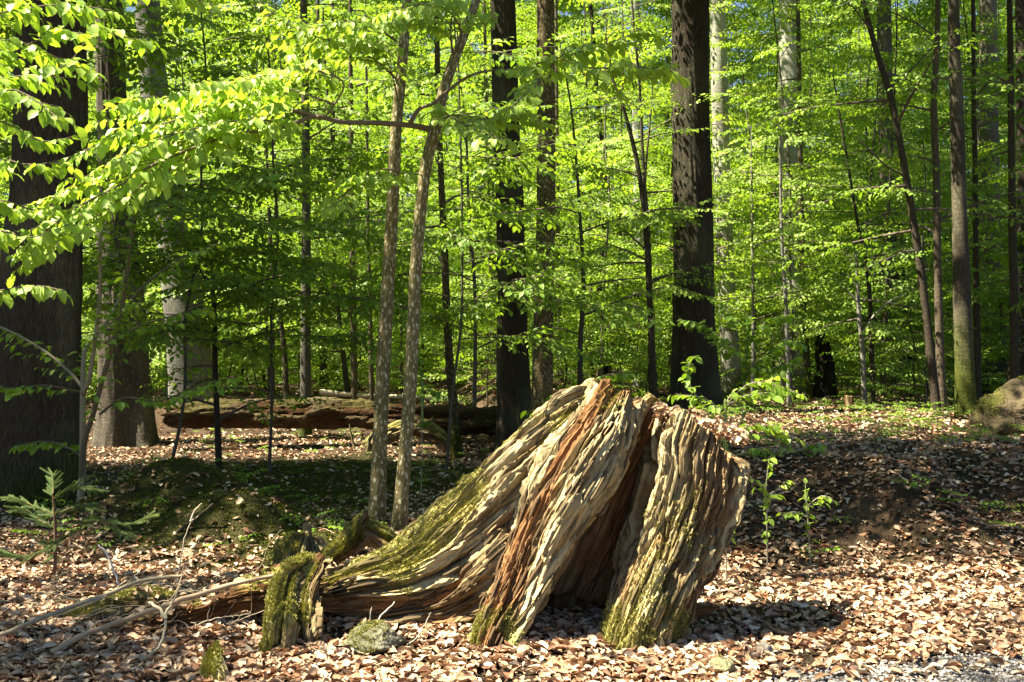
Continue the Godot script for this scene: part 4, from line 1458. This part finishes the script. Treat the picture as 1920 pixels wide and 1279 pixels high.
func boulder(called: String, label: String, at: Vector3, size: Vector3, turn: float, moss: float, col: Color, seed_at: int, res: int) -> void:
	var o := thing(called, label, "rock", at)
	var s := Shape.new()
	var rings := res / 2
	var mo := PackedFloat32Array()
	var nn := PackedVector3Array()
	for j in rings + 1:
		var v := PI * j / rings
		for i in res + 1:
			var a := TAU * (i % res) / res
			var dir := Vector3(sin(v) * cos(a), cos(v), sin(v) * sin(a))
			# flattened facets: the direction is cut by a few planes
			var r := 1.0
			for q in 13:
				var pn := Vector3(sin(q * 2.4 + seed_at), cos(q * 1.7 + seed_at * 2.0) * 0.8, sin(q * 3.9 + 1.0 + seed_at)).normalized()
				var dt := dir.dot(pn)
				if dt > 0.3: r = minf(r, 0.74 / dt)
			r *= 1.0 + 0.22 * na.get_noise_3d(dir.x * 60.0 + seed_at * 90.0, dir.y * 60.0, dir.z * 60.0) + 0.07 * nb.get_noise_3d(dir.x * 300.0, dir.y * 500.0, dir.z * 300.0 + seed_at * 50.0)
			var p := (dir * r * size).rotated(Vector3.UP, turn)
			s.v.append(p)
			var m := ss(0.2, 0.75, moss * (dir.y * 0.7 + 0.5) + nb.get_noise_3d(p.x * 200.0 + 9.0, p.y * 200.0, p.z * 200.0) * 0.9)
			mo.append(m)
			nn.append(dir)
			s.c.append(col.lerp(Color(0.10, 0.105, 0.018), m * 0.9))
	for j in rings:
		for i in res:
			var a := j * (res + 1) + i
			s.f.append_array([a, a + 1, a + res + 1, a + 1, a + res + 2, a + res + 1])
	part("stone", s.commit(), M.rock, o)
	var world: Shape = Shape.new()
	for p in s.v: world.v.append(p + at)
	add_moss({"shape": world, "moss": mo, "normal": nn}, o, 0.5, 0.02 if size.x > 0.3 else 0.01)


func small_stump(called: String, label: String, stations: Array, opts: Dictionary, moss_amount: float) -> Node3D:
	var lf := wood_loft(stations, opts)
	var c: PackedVector3Array = lf.c
	var o := thing(called, label, "wood", c[0])
	commit_loft("wood", lf, o, M.wood)
	if moss_amount > 0.0: add_moss(lf, o, moss_amount, 0.011)
	var nn: PackedVector3Array = lf.normal
	for k in int(opts.get("leaves", 0)):
		var i := rng.randi() % nn.size()
		if nn[i].y > 0.45: resting.append(lf.shape.v[i])
	return o

var resting: Array = []


func build_logs_and_wood() -> void:
	# the fallen trunk behind
	var lg := thing("fallen_log", "long fallen trunk with mossy top lying across the left background", "log", spot(330, 778, 17.4))
	var lf := wood_loft([[318, 780, 17.4, 22, 0.24], [400, 776, 17.4, 26, 0.27], [500, 775, 17.5, 27, 0.27], [600, 775, 17.6, 27, 0.27], [700, 778, 17.7, 26, 0.26], [800, 782, 17.9, 25, 0.25], [900, 788, 18.1, 24, 0.24], [960, 790, 18.2, 23, 0.23]], {"around": 70, "along": 230, "amp": 0.04, "ragged": 0.2, "ragged_low": 0.2, "seed": 12.0, "moss": 0.9, "red": 0.8, "square": 2.0})
	var lsh: Shape = lf.shape
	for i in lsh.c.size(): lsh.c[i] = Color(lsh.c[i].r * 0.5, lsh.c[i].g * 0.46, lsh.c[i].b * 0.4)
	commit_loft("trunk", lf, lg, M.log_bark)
	# a torn root plate and broken wood under its right half
	small_stump("rotten_log", "mossy tangle of broken wood under the right half of the fallen trunk", [[690, 838, 16.4, 10, 0.1], [730, 815, 16.3, 14, 0.12], [775, 803, 16.3, 16, 0.14], [815, 815, 16.2, 14, 0.12], [850, 842, 16.1, 9, 0.1]], {"around": 60, "along": 80, "amp": 0.05, "seed": 21.0, "moss": 0.8, "red": 0.5}, 0.0)
	stick_thing("fallen_branch", "bent dead branch sticking up under the right half of the fallen trunk", [[[[690, 842, 16.0], [700, 812, 16.0], [740, 805, 16.0], [800, 795, 16.0], [812, 782, 16.0]], 0.04, 0.02], [[[664, 838, 16.0], [658, 812, 16.0], [655, 795, 16.0]], 0.03, 0.008]], Color(0.13, 0.11, 0.05))
	# the mossy stump remains left of the big stump
	small_stump("mossy_stump", "bright mossy forked stump remnant in front of the leaning pair", [[560, 1092, 6.2, 12, 0.05], [610, 1060, 6.28, 17, 0.06], [650, 1030, 6.32, 24, 0.08], [676, 1000, 6.35, 30, 0.11], [692, 972, 6.36, 24, 0.08]], {"around": 120, "along": 130, "amp": 0.04, "ragged": 0.05, "ragged_low": 0.06, "seed": 31.0, "moss": 1.25, "red": 0.2, "dim": 0.8}, 0.5)
	small_stump("mossy_root", "mossy slanting root between the forked remnant and the big stump", [[690, 990, 6.36, 20, 0.08], [722, 1008, 6.34, 19, 0.07], [755, 1034, 6.3, 15, 0.06], [800, 1072, 6.2, 10, 0.05]], {"around": 90, "along": 100, "amp": 0.035, "ragged": 0.05, "ragged_low": 0.05, "seed": 32.0, "moss": 1.2, "red": 0.3, "dim": 0.8}, 0.5)
	small_stump("mossy_stump", "rounded bright mossy hump of wood with a cut peg on top", [[560, 1110, 6.55, 66, 0.26], [562, 1070, 6.57, 60, 0.24], [568, 1035, 6.58, 46, 0.18], [574, 1008, 6.6, 22, 0.09]], {"around": 130, "along": 80, "amp": 0.05, "ragged": 0.03, "seed": 33.0, "moss": 1.25, "red": 0.25, "dim": 0.8, "leaves": 60}, 0.5)
	small_stump("wood_peg", "short pale cut peg standing on the rounded mossy hump", [[576, 1010, 6.6, 8, 0.03], [577, 996, 6.6, 8, 0.028], [577, 982, 6.6, 7, 0.025]], {"around": 28, "along": 14, "amp": 0.004, "ragged": 0.008, "seed": 35.0, "moss": 0.5, "red": 0.1}, 0.3)
	small_stump("wood_peg", "pointed grey splinter standing between the arched remnant and the big stump", [[708, 1068, 6.2, 14, 0.03], [714, 1045, 6.2, 9, 0.02], [717, 1026, 6.2, 3, 0.01]], {"around": 36, "along": 30, "amp": 0.006, "ragged": 0.02, "seed": 36.0, "moss": 0.2, "red": 0.1}, 0.0)
	small_stump("wood_peg", "thin upright grey stick beside the long root, under the leaning pair", [[766, 1030, 6.2, 5, 0.014], [762, 1000, 6.2, 5, 0.014], [760, 966, 6.2, 4, 0.012]], {"around": 24, "along": 30, "amp": 0.003, "ragged": 0.01, "seed": 37.0, "moss": 0.5, "red": 0.1}, 0.0)
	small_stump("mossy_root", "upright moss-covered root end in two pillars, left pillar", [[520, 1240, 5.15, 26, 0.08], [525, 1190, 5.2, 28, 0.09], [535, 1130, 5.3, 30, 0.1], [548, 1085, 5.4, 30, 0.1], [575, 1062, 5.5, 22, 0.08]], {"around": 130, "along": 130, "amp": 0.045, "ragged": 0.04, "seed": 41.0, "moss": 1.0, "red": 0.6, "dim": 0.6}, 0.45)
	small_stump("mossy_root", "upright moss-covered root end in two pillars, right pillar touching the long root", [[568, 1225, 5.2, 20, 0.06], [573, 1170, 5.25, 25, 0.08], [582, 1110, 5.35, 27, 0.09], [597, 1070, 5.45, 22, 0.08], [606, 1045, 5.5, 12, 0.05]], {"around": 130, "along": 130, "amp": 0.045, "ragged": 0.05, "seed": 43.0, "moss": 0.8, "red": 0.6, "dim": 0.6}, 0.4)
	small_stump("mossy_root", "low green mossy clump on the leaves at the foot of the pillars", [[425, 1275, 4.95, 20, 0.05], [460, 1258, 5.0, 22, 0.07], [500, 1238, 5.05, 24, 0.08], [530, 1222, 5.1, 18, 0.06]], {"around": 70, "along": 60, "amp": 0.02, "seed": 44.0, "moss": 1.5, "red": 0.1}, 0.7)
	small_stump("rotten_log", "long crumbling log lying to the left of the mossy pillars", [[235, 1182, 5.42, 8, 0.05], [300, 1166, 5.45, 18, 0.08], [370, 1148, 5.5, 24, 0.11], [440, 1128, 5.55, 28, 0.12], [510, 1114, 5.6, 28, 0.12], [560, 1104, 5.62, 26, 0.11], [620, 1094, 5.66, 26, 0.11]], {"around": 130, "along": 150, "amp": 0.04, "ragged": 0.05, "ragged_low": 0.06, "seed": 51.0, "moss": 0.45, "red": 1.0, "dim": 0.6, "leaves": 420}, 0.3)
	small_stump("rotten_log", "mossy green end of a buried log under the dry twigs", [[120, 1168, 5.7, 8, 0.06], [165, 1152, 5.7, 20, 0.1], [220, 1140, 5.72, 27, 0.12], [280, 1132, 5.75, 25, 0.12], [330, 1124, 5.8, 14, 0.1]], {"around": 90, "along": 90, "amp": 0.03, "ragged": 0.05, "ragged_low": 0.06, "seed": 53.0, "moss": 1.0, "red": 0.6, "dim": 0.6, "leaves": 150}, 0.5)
	small_stump("wood_chunk", "mossy chunk of split wood at the bottom edge left of centre", [[402, 1300, 4.62, 30, 0.06], [400, 1268, 4.66, 26, 0.05], [396, 1232, 4.72, 14, 0.035]], {"around": 80, "along": 50, "amp": 0.016, "ragged": 0.04, "seed": 55.0, "moss": 0.9, "red": 0.1}, 0.4)
	small_stump("wood_post", "little cut stump post in the sunny clearing on the right", [[1593, 780, 17.6, 10, 0.1], [1592, 762, 17.6, 8, 0.085], [1591, 742, 17.6, 8, 0.08]], {"around": 30, "along": 24, "amp": 0.02, "ragged": 0.03, "seed": 57.0, "moss": 0.5, "red": 0.5}, 0.0)
	small_stump("wood_chunk", "slim dark root end lying in the shade right of the big stump", [[1275, 1150, 5.5, 14, 0.05], [1310, 1142, 5.52, 16, 0.05], [1345, 1136, 5.55, 10, 0.04]], {"around": 50, "along": 40, "amp": 0.02, "seed": 58.0, "moss": 0.2, "red": 0.9}, 0.0)
	# stones
	boulder("boulder", "big mossy boulder at the right edge", on_ground(1905, 11.8) + Vector3(0.1, 0.2, 0), Vector3(0.62, 0.48, 0.5), 0.4, 0.6, Color(0.15, 0.115, 0.065), 3, 90)
	boulder("stone", "flat grey-green stone lying before the hollow under the long root", on_ground(706, 5.12) + Vector3(0, 0.03, 0), Vector3(0.19, 0.085, 0.14), 0.1, 0.45, Color(0.22, 0.21, 0.15), 5, 70)
	boulder("stone", "small pale pointed stone in the stump's shadow at the right", on_ground(1430, 5.05) + Vector3(0, 0.02, 0), Vector3(0.05, 0.045, 0.05), 0.8, 0.0, Color(0.42, 0.38, 0.3), 8, 30)
	boulder("stone", "small olive stone near the bottom edge right of the stump", on_ground(1352, 4.75) + Vector3(0, 0.03, 0), Vector3(0.06, 0.06, 0.06), 0.3, 0.2, Color(0.3, 0.29, 0.15), 9, 30)
	# dry branches on the left
	var pale := Color(0.34, 0.245, 0.15)
	stick_thing("fallen_branch", "long pale dead branch sloping up to the mossy pillars", [[[[95, 1225, 5.0], [170, 1185, 5.1], [265, 1153, 5.15], [340, 1125, 5.2], [430, 1098, 5.3], [530, 1075, 5.4], [600, 1060, 5.5]], 0.018, 0.015], [[[300, 1140, 5.2], [330, 1110, 5.25], [345, 1060, 5.3], [338, 1030, 5.3]], 0.006, 0.002]], pale)
	stick_thing("fallen_branch", "curved grey dead branch reaching the left edge", [[[[-40, 1205, 5.2], [40, 1175, 5.25], [100, 1150, 5.3], [180, 1122, 5.35], [240, 1098, 5.4], [290, 1085, 5.45], [345, 1080, 5.5]], 0.017, 0.012], [[[150, 1128, 5.35], [90, 1112, 5.4], [50, 1110, 5.4]], 0.006, 0.003], [[[200, 1118, 5.35], [120, 1150, 5.2], [60, 1155, 5.1], [15, 1148, 5.1]], 0.006, 0.003]], Color(0.3, 0.25, 0.16))
	stick_thing("fallen_branch", "forked pale twig standing out of the leaves before the crumbling log", [[[[265, 1240, 4.85], [295, 1215, 4.95], [308, 1185, 5.0], [312, 1150, 5.05], [328, 1120, 5.1], [340, 1095, 5.1]], 0.009, 0.005], [[[310, 1160, 5.03], [300, 1142, 5.05], [280, 1130, 5.1]], 0.012, 0.008]], Color(0.35, 0.31, 0.2))
	stick_thing("twig", "white bare twig pointing up above the dry branches", [[[[223, 1098, 5.4], [212, 1065, 5.4], [200, 1040, 5.4], [184, 1022, 5.4]], 0.006, 0.005]], Color(0.55, 0.5, 0.42))
	stick_thing("twig", "tall thin dry stalk with a ragged tip left of the mossy hump", [[[[334, 1090, 5.6], [338, 1050, 5.6], [346, 1010, 5.6], [358, 978, 5.6]], 0.005, 0.003], [[[358, 978, 5.6], [366, 958, 5.6], [378, 945, 5.6]], 0.008, 0.003], [[[358, 978, 5.6], [372, 968, 5.6]], 0.005, 0.002]], Color(0.4, 0.34, 0.24))
	stick_thing("twig", "thin bent grass-like stalk curving up left of the mossy hump", [[[[462, 1092, 5.6], [490, 1060, 5.6], [505, 1020, 5.6], [530, 992, 5.6]], 0.004, 0.002]], Color(0.2, 0.19, 0.1))
	stick_thing("twig", "lichen-covered grey twig leaning on the stone before the hollow", [[[[660, 1225, 5.1], [690, 1190, 5.15], [715, 1155, 5.25], [740, 1130, 5.4]], 0.006, 0.004], [[[700, 1175, 5.2], [695, 1160, 5.2], [697, 1140, 5.2]], 0.005, 0.003]], Color(0.32, 0.31, 0.26))
	stick_thing("twig", "grey twig sticking up right of the flat stone", [[[[765, 1210, 5.15], [785, 1190, 5.2], [800, 1165, 5.25], [807, 1148, 5.25]], 0.005, 0.003]], Color(0.3, 0.29, 0.22))
	for k in 44:
		var x := rng.randf_range(-20, 440)
		var y := rng.randf_range(1090, 1180)
		var l := rng.randf_range(40, 150)
		var a := rng.randf_range(-0.5, 0.35)
		var d := 1.42 * FOCAL / (y - 680.0)
		var sag := rng.randf_range(-16, 10)
		stick_thing("twig", "thin dry twig in the tangle on the crumbling log at the lower left", [[[[x, y, d], [x + l * 0.35 * cos(a), y + l * 0.35 * sin(a) + sag, d + 0.05], [x + l * 0.7 * cos(a), y + l * 0.7 * sin(a) + sag, d + 0.05], [x + l * cos(a), y + l * sin(a), d]], 0.004, 0.002], [[[x + l * 0.35 * cos(a), y + l * 0.35 * sin(a) + sag, d + 0.05], [x + l * 0.6 * cos(a - 0.6), y + l * 0.6 * sin(a - 0.6) + sag, d + 0.02]], 0.003, 0.001]], Color(0.34, 0.29, 0.2) * rng.randf_range(0.6, 1.2), "dry twigs tangled at the lower left")
	for k in 36:
		var x := rng.randf_range(-2.2, 3.4)
		var d := rng.randf_range(4.7, 8.0)
		if absf(x - 0.5) < 0.9 and d < 6.2: continue
		var a := rng.randf() * TAU
		var l := rng.randf_range(0.12, 0.45)
		var line: Array = []
		for i in 4:
			var q := Vector2(x, d) + Vector2(cos(a), sin(a)) * l * i / 3.0 + Vector2(rng.randf_range(-0.02, 0.02), rng.randf_range(-0.02, 0.02))
			var p := to_px(Vector3(q.x, gh(q.x, q.y) + 0.035, -q.y))
			line.append([p.x, p.y, q.y])
		stick_thing("twig", "short thin dead twig lying on the fallen leaves of the foreground", [[line, rng.randf_range(0.003, 0.007), 0.002]], Color(0.28, 0.21, 0.14) * rng.randf_range(0.5, 1.3), "dead twigs on the leaves in front")
	stick_thing("fallen_branch", "thin dark branch slanting up from the mossy humps on the left", [[[[290, 1030, 8.3], [330, 1000, 8.3], [370, 970, 8.3], [400, 945, 8.3]], 0.025, 0.012]], Color(0.05, 0.045, 0.025))
	stick_thing("fallen_branch", "pale dead branch lying beyond the fallen trunk on the left", [[[[600, 735, 24.0], [680, 742, 24.0], [780, 745, 24.0], [880, 752, 24.0]], 0.09, 0.05]], Color(0.4, 0.34, 0.24))


# ------------------------------------------------------------------ seedlings, spruce, undergrowth
func seedling(label: String, stems: Array, d: float, tone: float, own: int, size: float) -> void:
	var o := thing("beech_seedling", label, "seedling", on_ground(stems[0][0][0], d))
	var leaves: Array = []
	for k in stems.size():
		var pts := px_line(stems[k], d)
		if k == 0: pts[0] = o.position - Vector3(0, 0.03, 0)
		var rad := PackedFloat32Array()
		for i in pts.size(): rad.append(lerpf(0.007 if k == 0 else 0.004, 0.002, float(i) / (pts.size() - 1)))
		var s := Shape.new()
		tube(s, resampled(pts, 3), resampled_f(rad, 3), 6, Color(0.3, 0.27, 0.19))
		branch_out(s, pts, leaves, 0.004, 0.055 if own > 60 else 0.09, 0.4 if own > 60 else 0.24, 0.045, size, tone, 0.3 if k == 0 else 0.1)
		for i in s.v.size(): s.v[i] -= o.position
		part("stem", s.commit(), M.stick, o)
	put_leaves(leaves, o, own)


func build_small_plants() -> void:
	seedling("leafy beech seedling fanning out behind the top right of the big stump", [[[1360, 830], [1360, 780], [1362, 755], [1375, 735]], [[1360, 785], [1340, 760], [1310, 745], [1270, 740]], [[1362, 760], [1390, 745], [1420, 738], [1470, 735]], [[1365, 755], [1400, 722], [1440, 718], [1500, 740]], [[1358, 800], [1300, 735], [1290, 690], [1300, 670]], [[1360, 820], [1400, 800], [1440, 800], [1475, 815]]], 6.9, 0.45, 240, 0.072)
	seedling("small pale-stemmed seedling at the foot of the bank right of the big stump", [[[1437, 1030], [1438, 980], [1436, 920], [1440, 880], [1442, 860]], [[1437, 915], [1415, 900], [1405, 890]], [[1438, 930], [1460, 915], [1475, 900]]], 7.6, 0.6, 60, 0.065)
	seedling("second thin seedling on the bank with few leaves, right of the pale-stemmed one", [[[1518, 1060], [1516, 990], [1512, 940], [1510, 900]], [[1514, 970], [1490, 960], [1470, 965]], [[1512, 950], [1540, 930], [1560, 935]]], 7.7, 0.55, 50, 0.065)
	seedling("low leafy sprig growing on the edge of the bank beyond the stump's right side", [[[1480, 880], [1482, 850], [1475, 830]], [[1480, 860], [1440, 840], [1410, 845]], [[1482, 855], [1520, 835], [1545, 845]]], 9.6, 0.6, 70, 0.085)
	seedling("shaded beech sprays spreading right of the thickest dark trunk", [[[1390, 800], [1395, 720], [1400, 650], [1405, 600]], [[1396, 700], [1430, 670], [1470, 640], [1500, 645]], [[1398, 680], [1360, 640], [1320, 610], [1280, 600]], [[1400, 640], [1440, 600], [1480, 590]], [[1402, 620], [1370, 590], [1340, 560]], [[1398, 690], [1450, 690], [1495, 670]]], 11.5, 0.25, 220, 0.10)
	seedling("shaded leafy sprig hanging over the peak of the big stump", [[[1090, 830], [1075, 780], [1060, 755], [1040, 740]], [[1080, 790], [1110, 720], [1150, 700], [1190, 705]], [[1075, 780], [1040, 775], [1015, 770], [1000, 785]]], 9.4, 0.25, 90, 0.085)
	seedling("shaded leafy sprig growing low between the leaning pair", [[[790, 800], [792, 740], [790, 700], [780, 640]], [[790, 720], [815, 735], [835, 745]], [[786, 690], [770, 650], [760, 610]]], 12.0, 0.15, 60, 0.085)
	# the spruce sapling at the lower left
	var sp := thing("spruce_sapling", "small spruce sapling with bright shoot tips at the lower left", "sapling", on_ground(104, 6.9))
	var needle := Shape.new()
	var stemw := Shape.new()
	for k in 46:
		var t := k / 46.0
		for sd in 3:
			var a := sd * 2.1 + k * 1.3
			var from := Vector3(t, 0, 0)
			var dir := Vector3(0.55, 0.5 * cos(a) + 0.12, sin(a)).normalized() * 0.16 * (1.0 - 0.4 * t)
			var b := needle.v.size()
			var off := Vector3(0.014, 0, 0)
			needle.v.append_array([from - off, from + dir, from + off])
			needle.c.append_array([g(0.8), g(1.0 + 0.5 * t), g(0.8)])
			needle.f.append_array([b, b + 1, b + 2])
	var nm := needle.commit()
	nm.surface_set_material(0, M.moss_leaf)
	tube(stemw, PackedVector3Array([Vector3(0, 0, 0), Vector3(0.5, 0.01, 0), Vector3(1, 0, 0)]), PackedFloat32Array([0.018, 0.014, 0.006]), 4, Color.WHITE)
	nm.add_surface_from_arrays(Mesh.PRIMITIVE_TRIANGLES, stemw.commit().surface_get_arrays(0))
	nm.surface_set_material(1, M.twig)
	var trunk := Shape.new()
	var tp := moved(PackedVector3Array([sp.position - Vector3(0, 0.05, 0), spot(104, 1030, 6.9), spot(102, 960, 6.9), spot(98, 925, 6.9)]), sp.position)
	tube(trunk, resampled(tp, 4), resampled_f(PackedFloat32Array([0.014, 0.012, 0.009, 0.005]), 4), 7, Color(0.14, 0.09, 0.05))
	part("trunk", trunk.commit(), M.stick, sp)
	for arm in [
		[[98, 928], [88, 912], [76, 895]], [[100, 935], [130, 918], [160, 913], [182, 915]], [[102, 965], [140, 950], [175, 945], [195, 948]], [[102, 965], [60, 955], [25, 945], [-10, 940]],
		[[103, 990], [150, 980], [200, 978], [235, 985], [275, 972]], [[103, 990], [70, 980], [40, 965], [10, 960]], [[200, 978], [225, 995], [245, 1000]], [[104, 1020], [60, 1040], [30, 1035], [0, 1020]], [[104, 1015], [140, 1000], [125, 1010]], [[104, 1040], [85, 1050], [65, 1025]],
	]:
		var pts := resampled(px_line(arm, 6.9), 3)
		var s := Shape.new()
		var depth := rng.randf_range(-0.25, 0.25)
		for i in pts.size(): pts[i].z += depth * i / pts.size()
		var rad := PackedFloat32Array()
		for i in pts.size(): rad.append(lerpf(0.005, 0.002, float(i) / pts.size()))
		tube(s, moved(pts, sp.position), rad, 5, Color(0.14, 0.09, 0.05))
		var bo := part("branch", s.commit(), M.stick, sp)
		var ts: Array = []
		var cs: Array = []
		for i in pts.size() - 1:
			for z in 4:
				var p := pts[i].lerp(pts[i + 1], z / 4.0)
				var dir := (pts[i + 1] - pts[i]).normalized().rotated(Vector3.UP, rng.randf_range(-1.0, 1.0))
				dir.y += rng.randf_range(-0.3, 0.2)
				ts.append(Transform3D(leaf_basis(dir.normalized(), rng.randf() * 3.0, 0.0).scaled_local(Vector3.ONE * rng.randf_range(0.07, 0.12)), p - sp.position))
				var fresh := ss(0.5, 1.0, float(i) / pts.size()) * rng.randf()
				cs.append(Color(0.12, 0.19, 0.06).lerp(Color(0.42, 0.50, 0.16), fresh))
		scatter("needles", nm, ts, cs, bo)
	# low green plants over the floor
	var ts: Array = []
	var cs: Array = []
	for i in 2600:
		var d := rng.randf_range(7.8, 22.0)
		var x := rng.randf_range(-0.52, 0.56) * d
		var want := 0.18 + 0.6 * nb.get_noise_2d(x * 70.0 + 500.0, d * 70.0) + 0.25 * ss(2.0, 4.0, x) * ss(10.0, 11.0, d)
		if rng.randf() > want: continue
		var b := leaf_basis(Vector3(1, 0.25, 0).rotated(Vector3.UP, rng.randf() * TAU), rng.randf_range(-0.3, 0.3), 0.0).scaled_local(Vector3.ONE * rng.randf_range(0.25, 0.6))
		ts.append(Transform3D(b, Vector3(x, gh(x, d) + rng.randf_range(0.03, 0.14), -d)))
		cs.append(leaf_tint(rng.randf_range(0.0, 0.6)))
	var ug := scatter("undergrowth", sprays_near[1], ts, cs, self)
	tag(ug, "scattered low green seedlings over the forest floor", "")
	# moss over the humps of the ground
	ts = []
	cs = []
	for i in 26000:
		var d := rng.randf_range(7.0, 15.5)
		var x := rng.randf_range(-0.56 * d, 0.2)
		if rng.randf() > moss_share(x, d) * 1.1 - 0.15: continue
		ts.append(Transform3D(Basis(Vector3.UP, rng.randf() * TAU).scaled_local(Vector3(1, 0.8, 1) * rng.randf_range(0.012, 0.032)), Vector3(x, gh(x, d), -d)))
		cs.append(Color(0.085, 0.095, 0.016).lerp(Color(0.15, 0.155, 0.03), rng.randf()))
	var mg := scatter("ground_moss", tuft, ts, cs, self)
	tag(mg, "olive moss covering the humps in the shaded hollow", "")
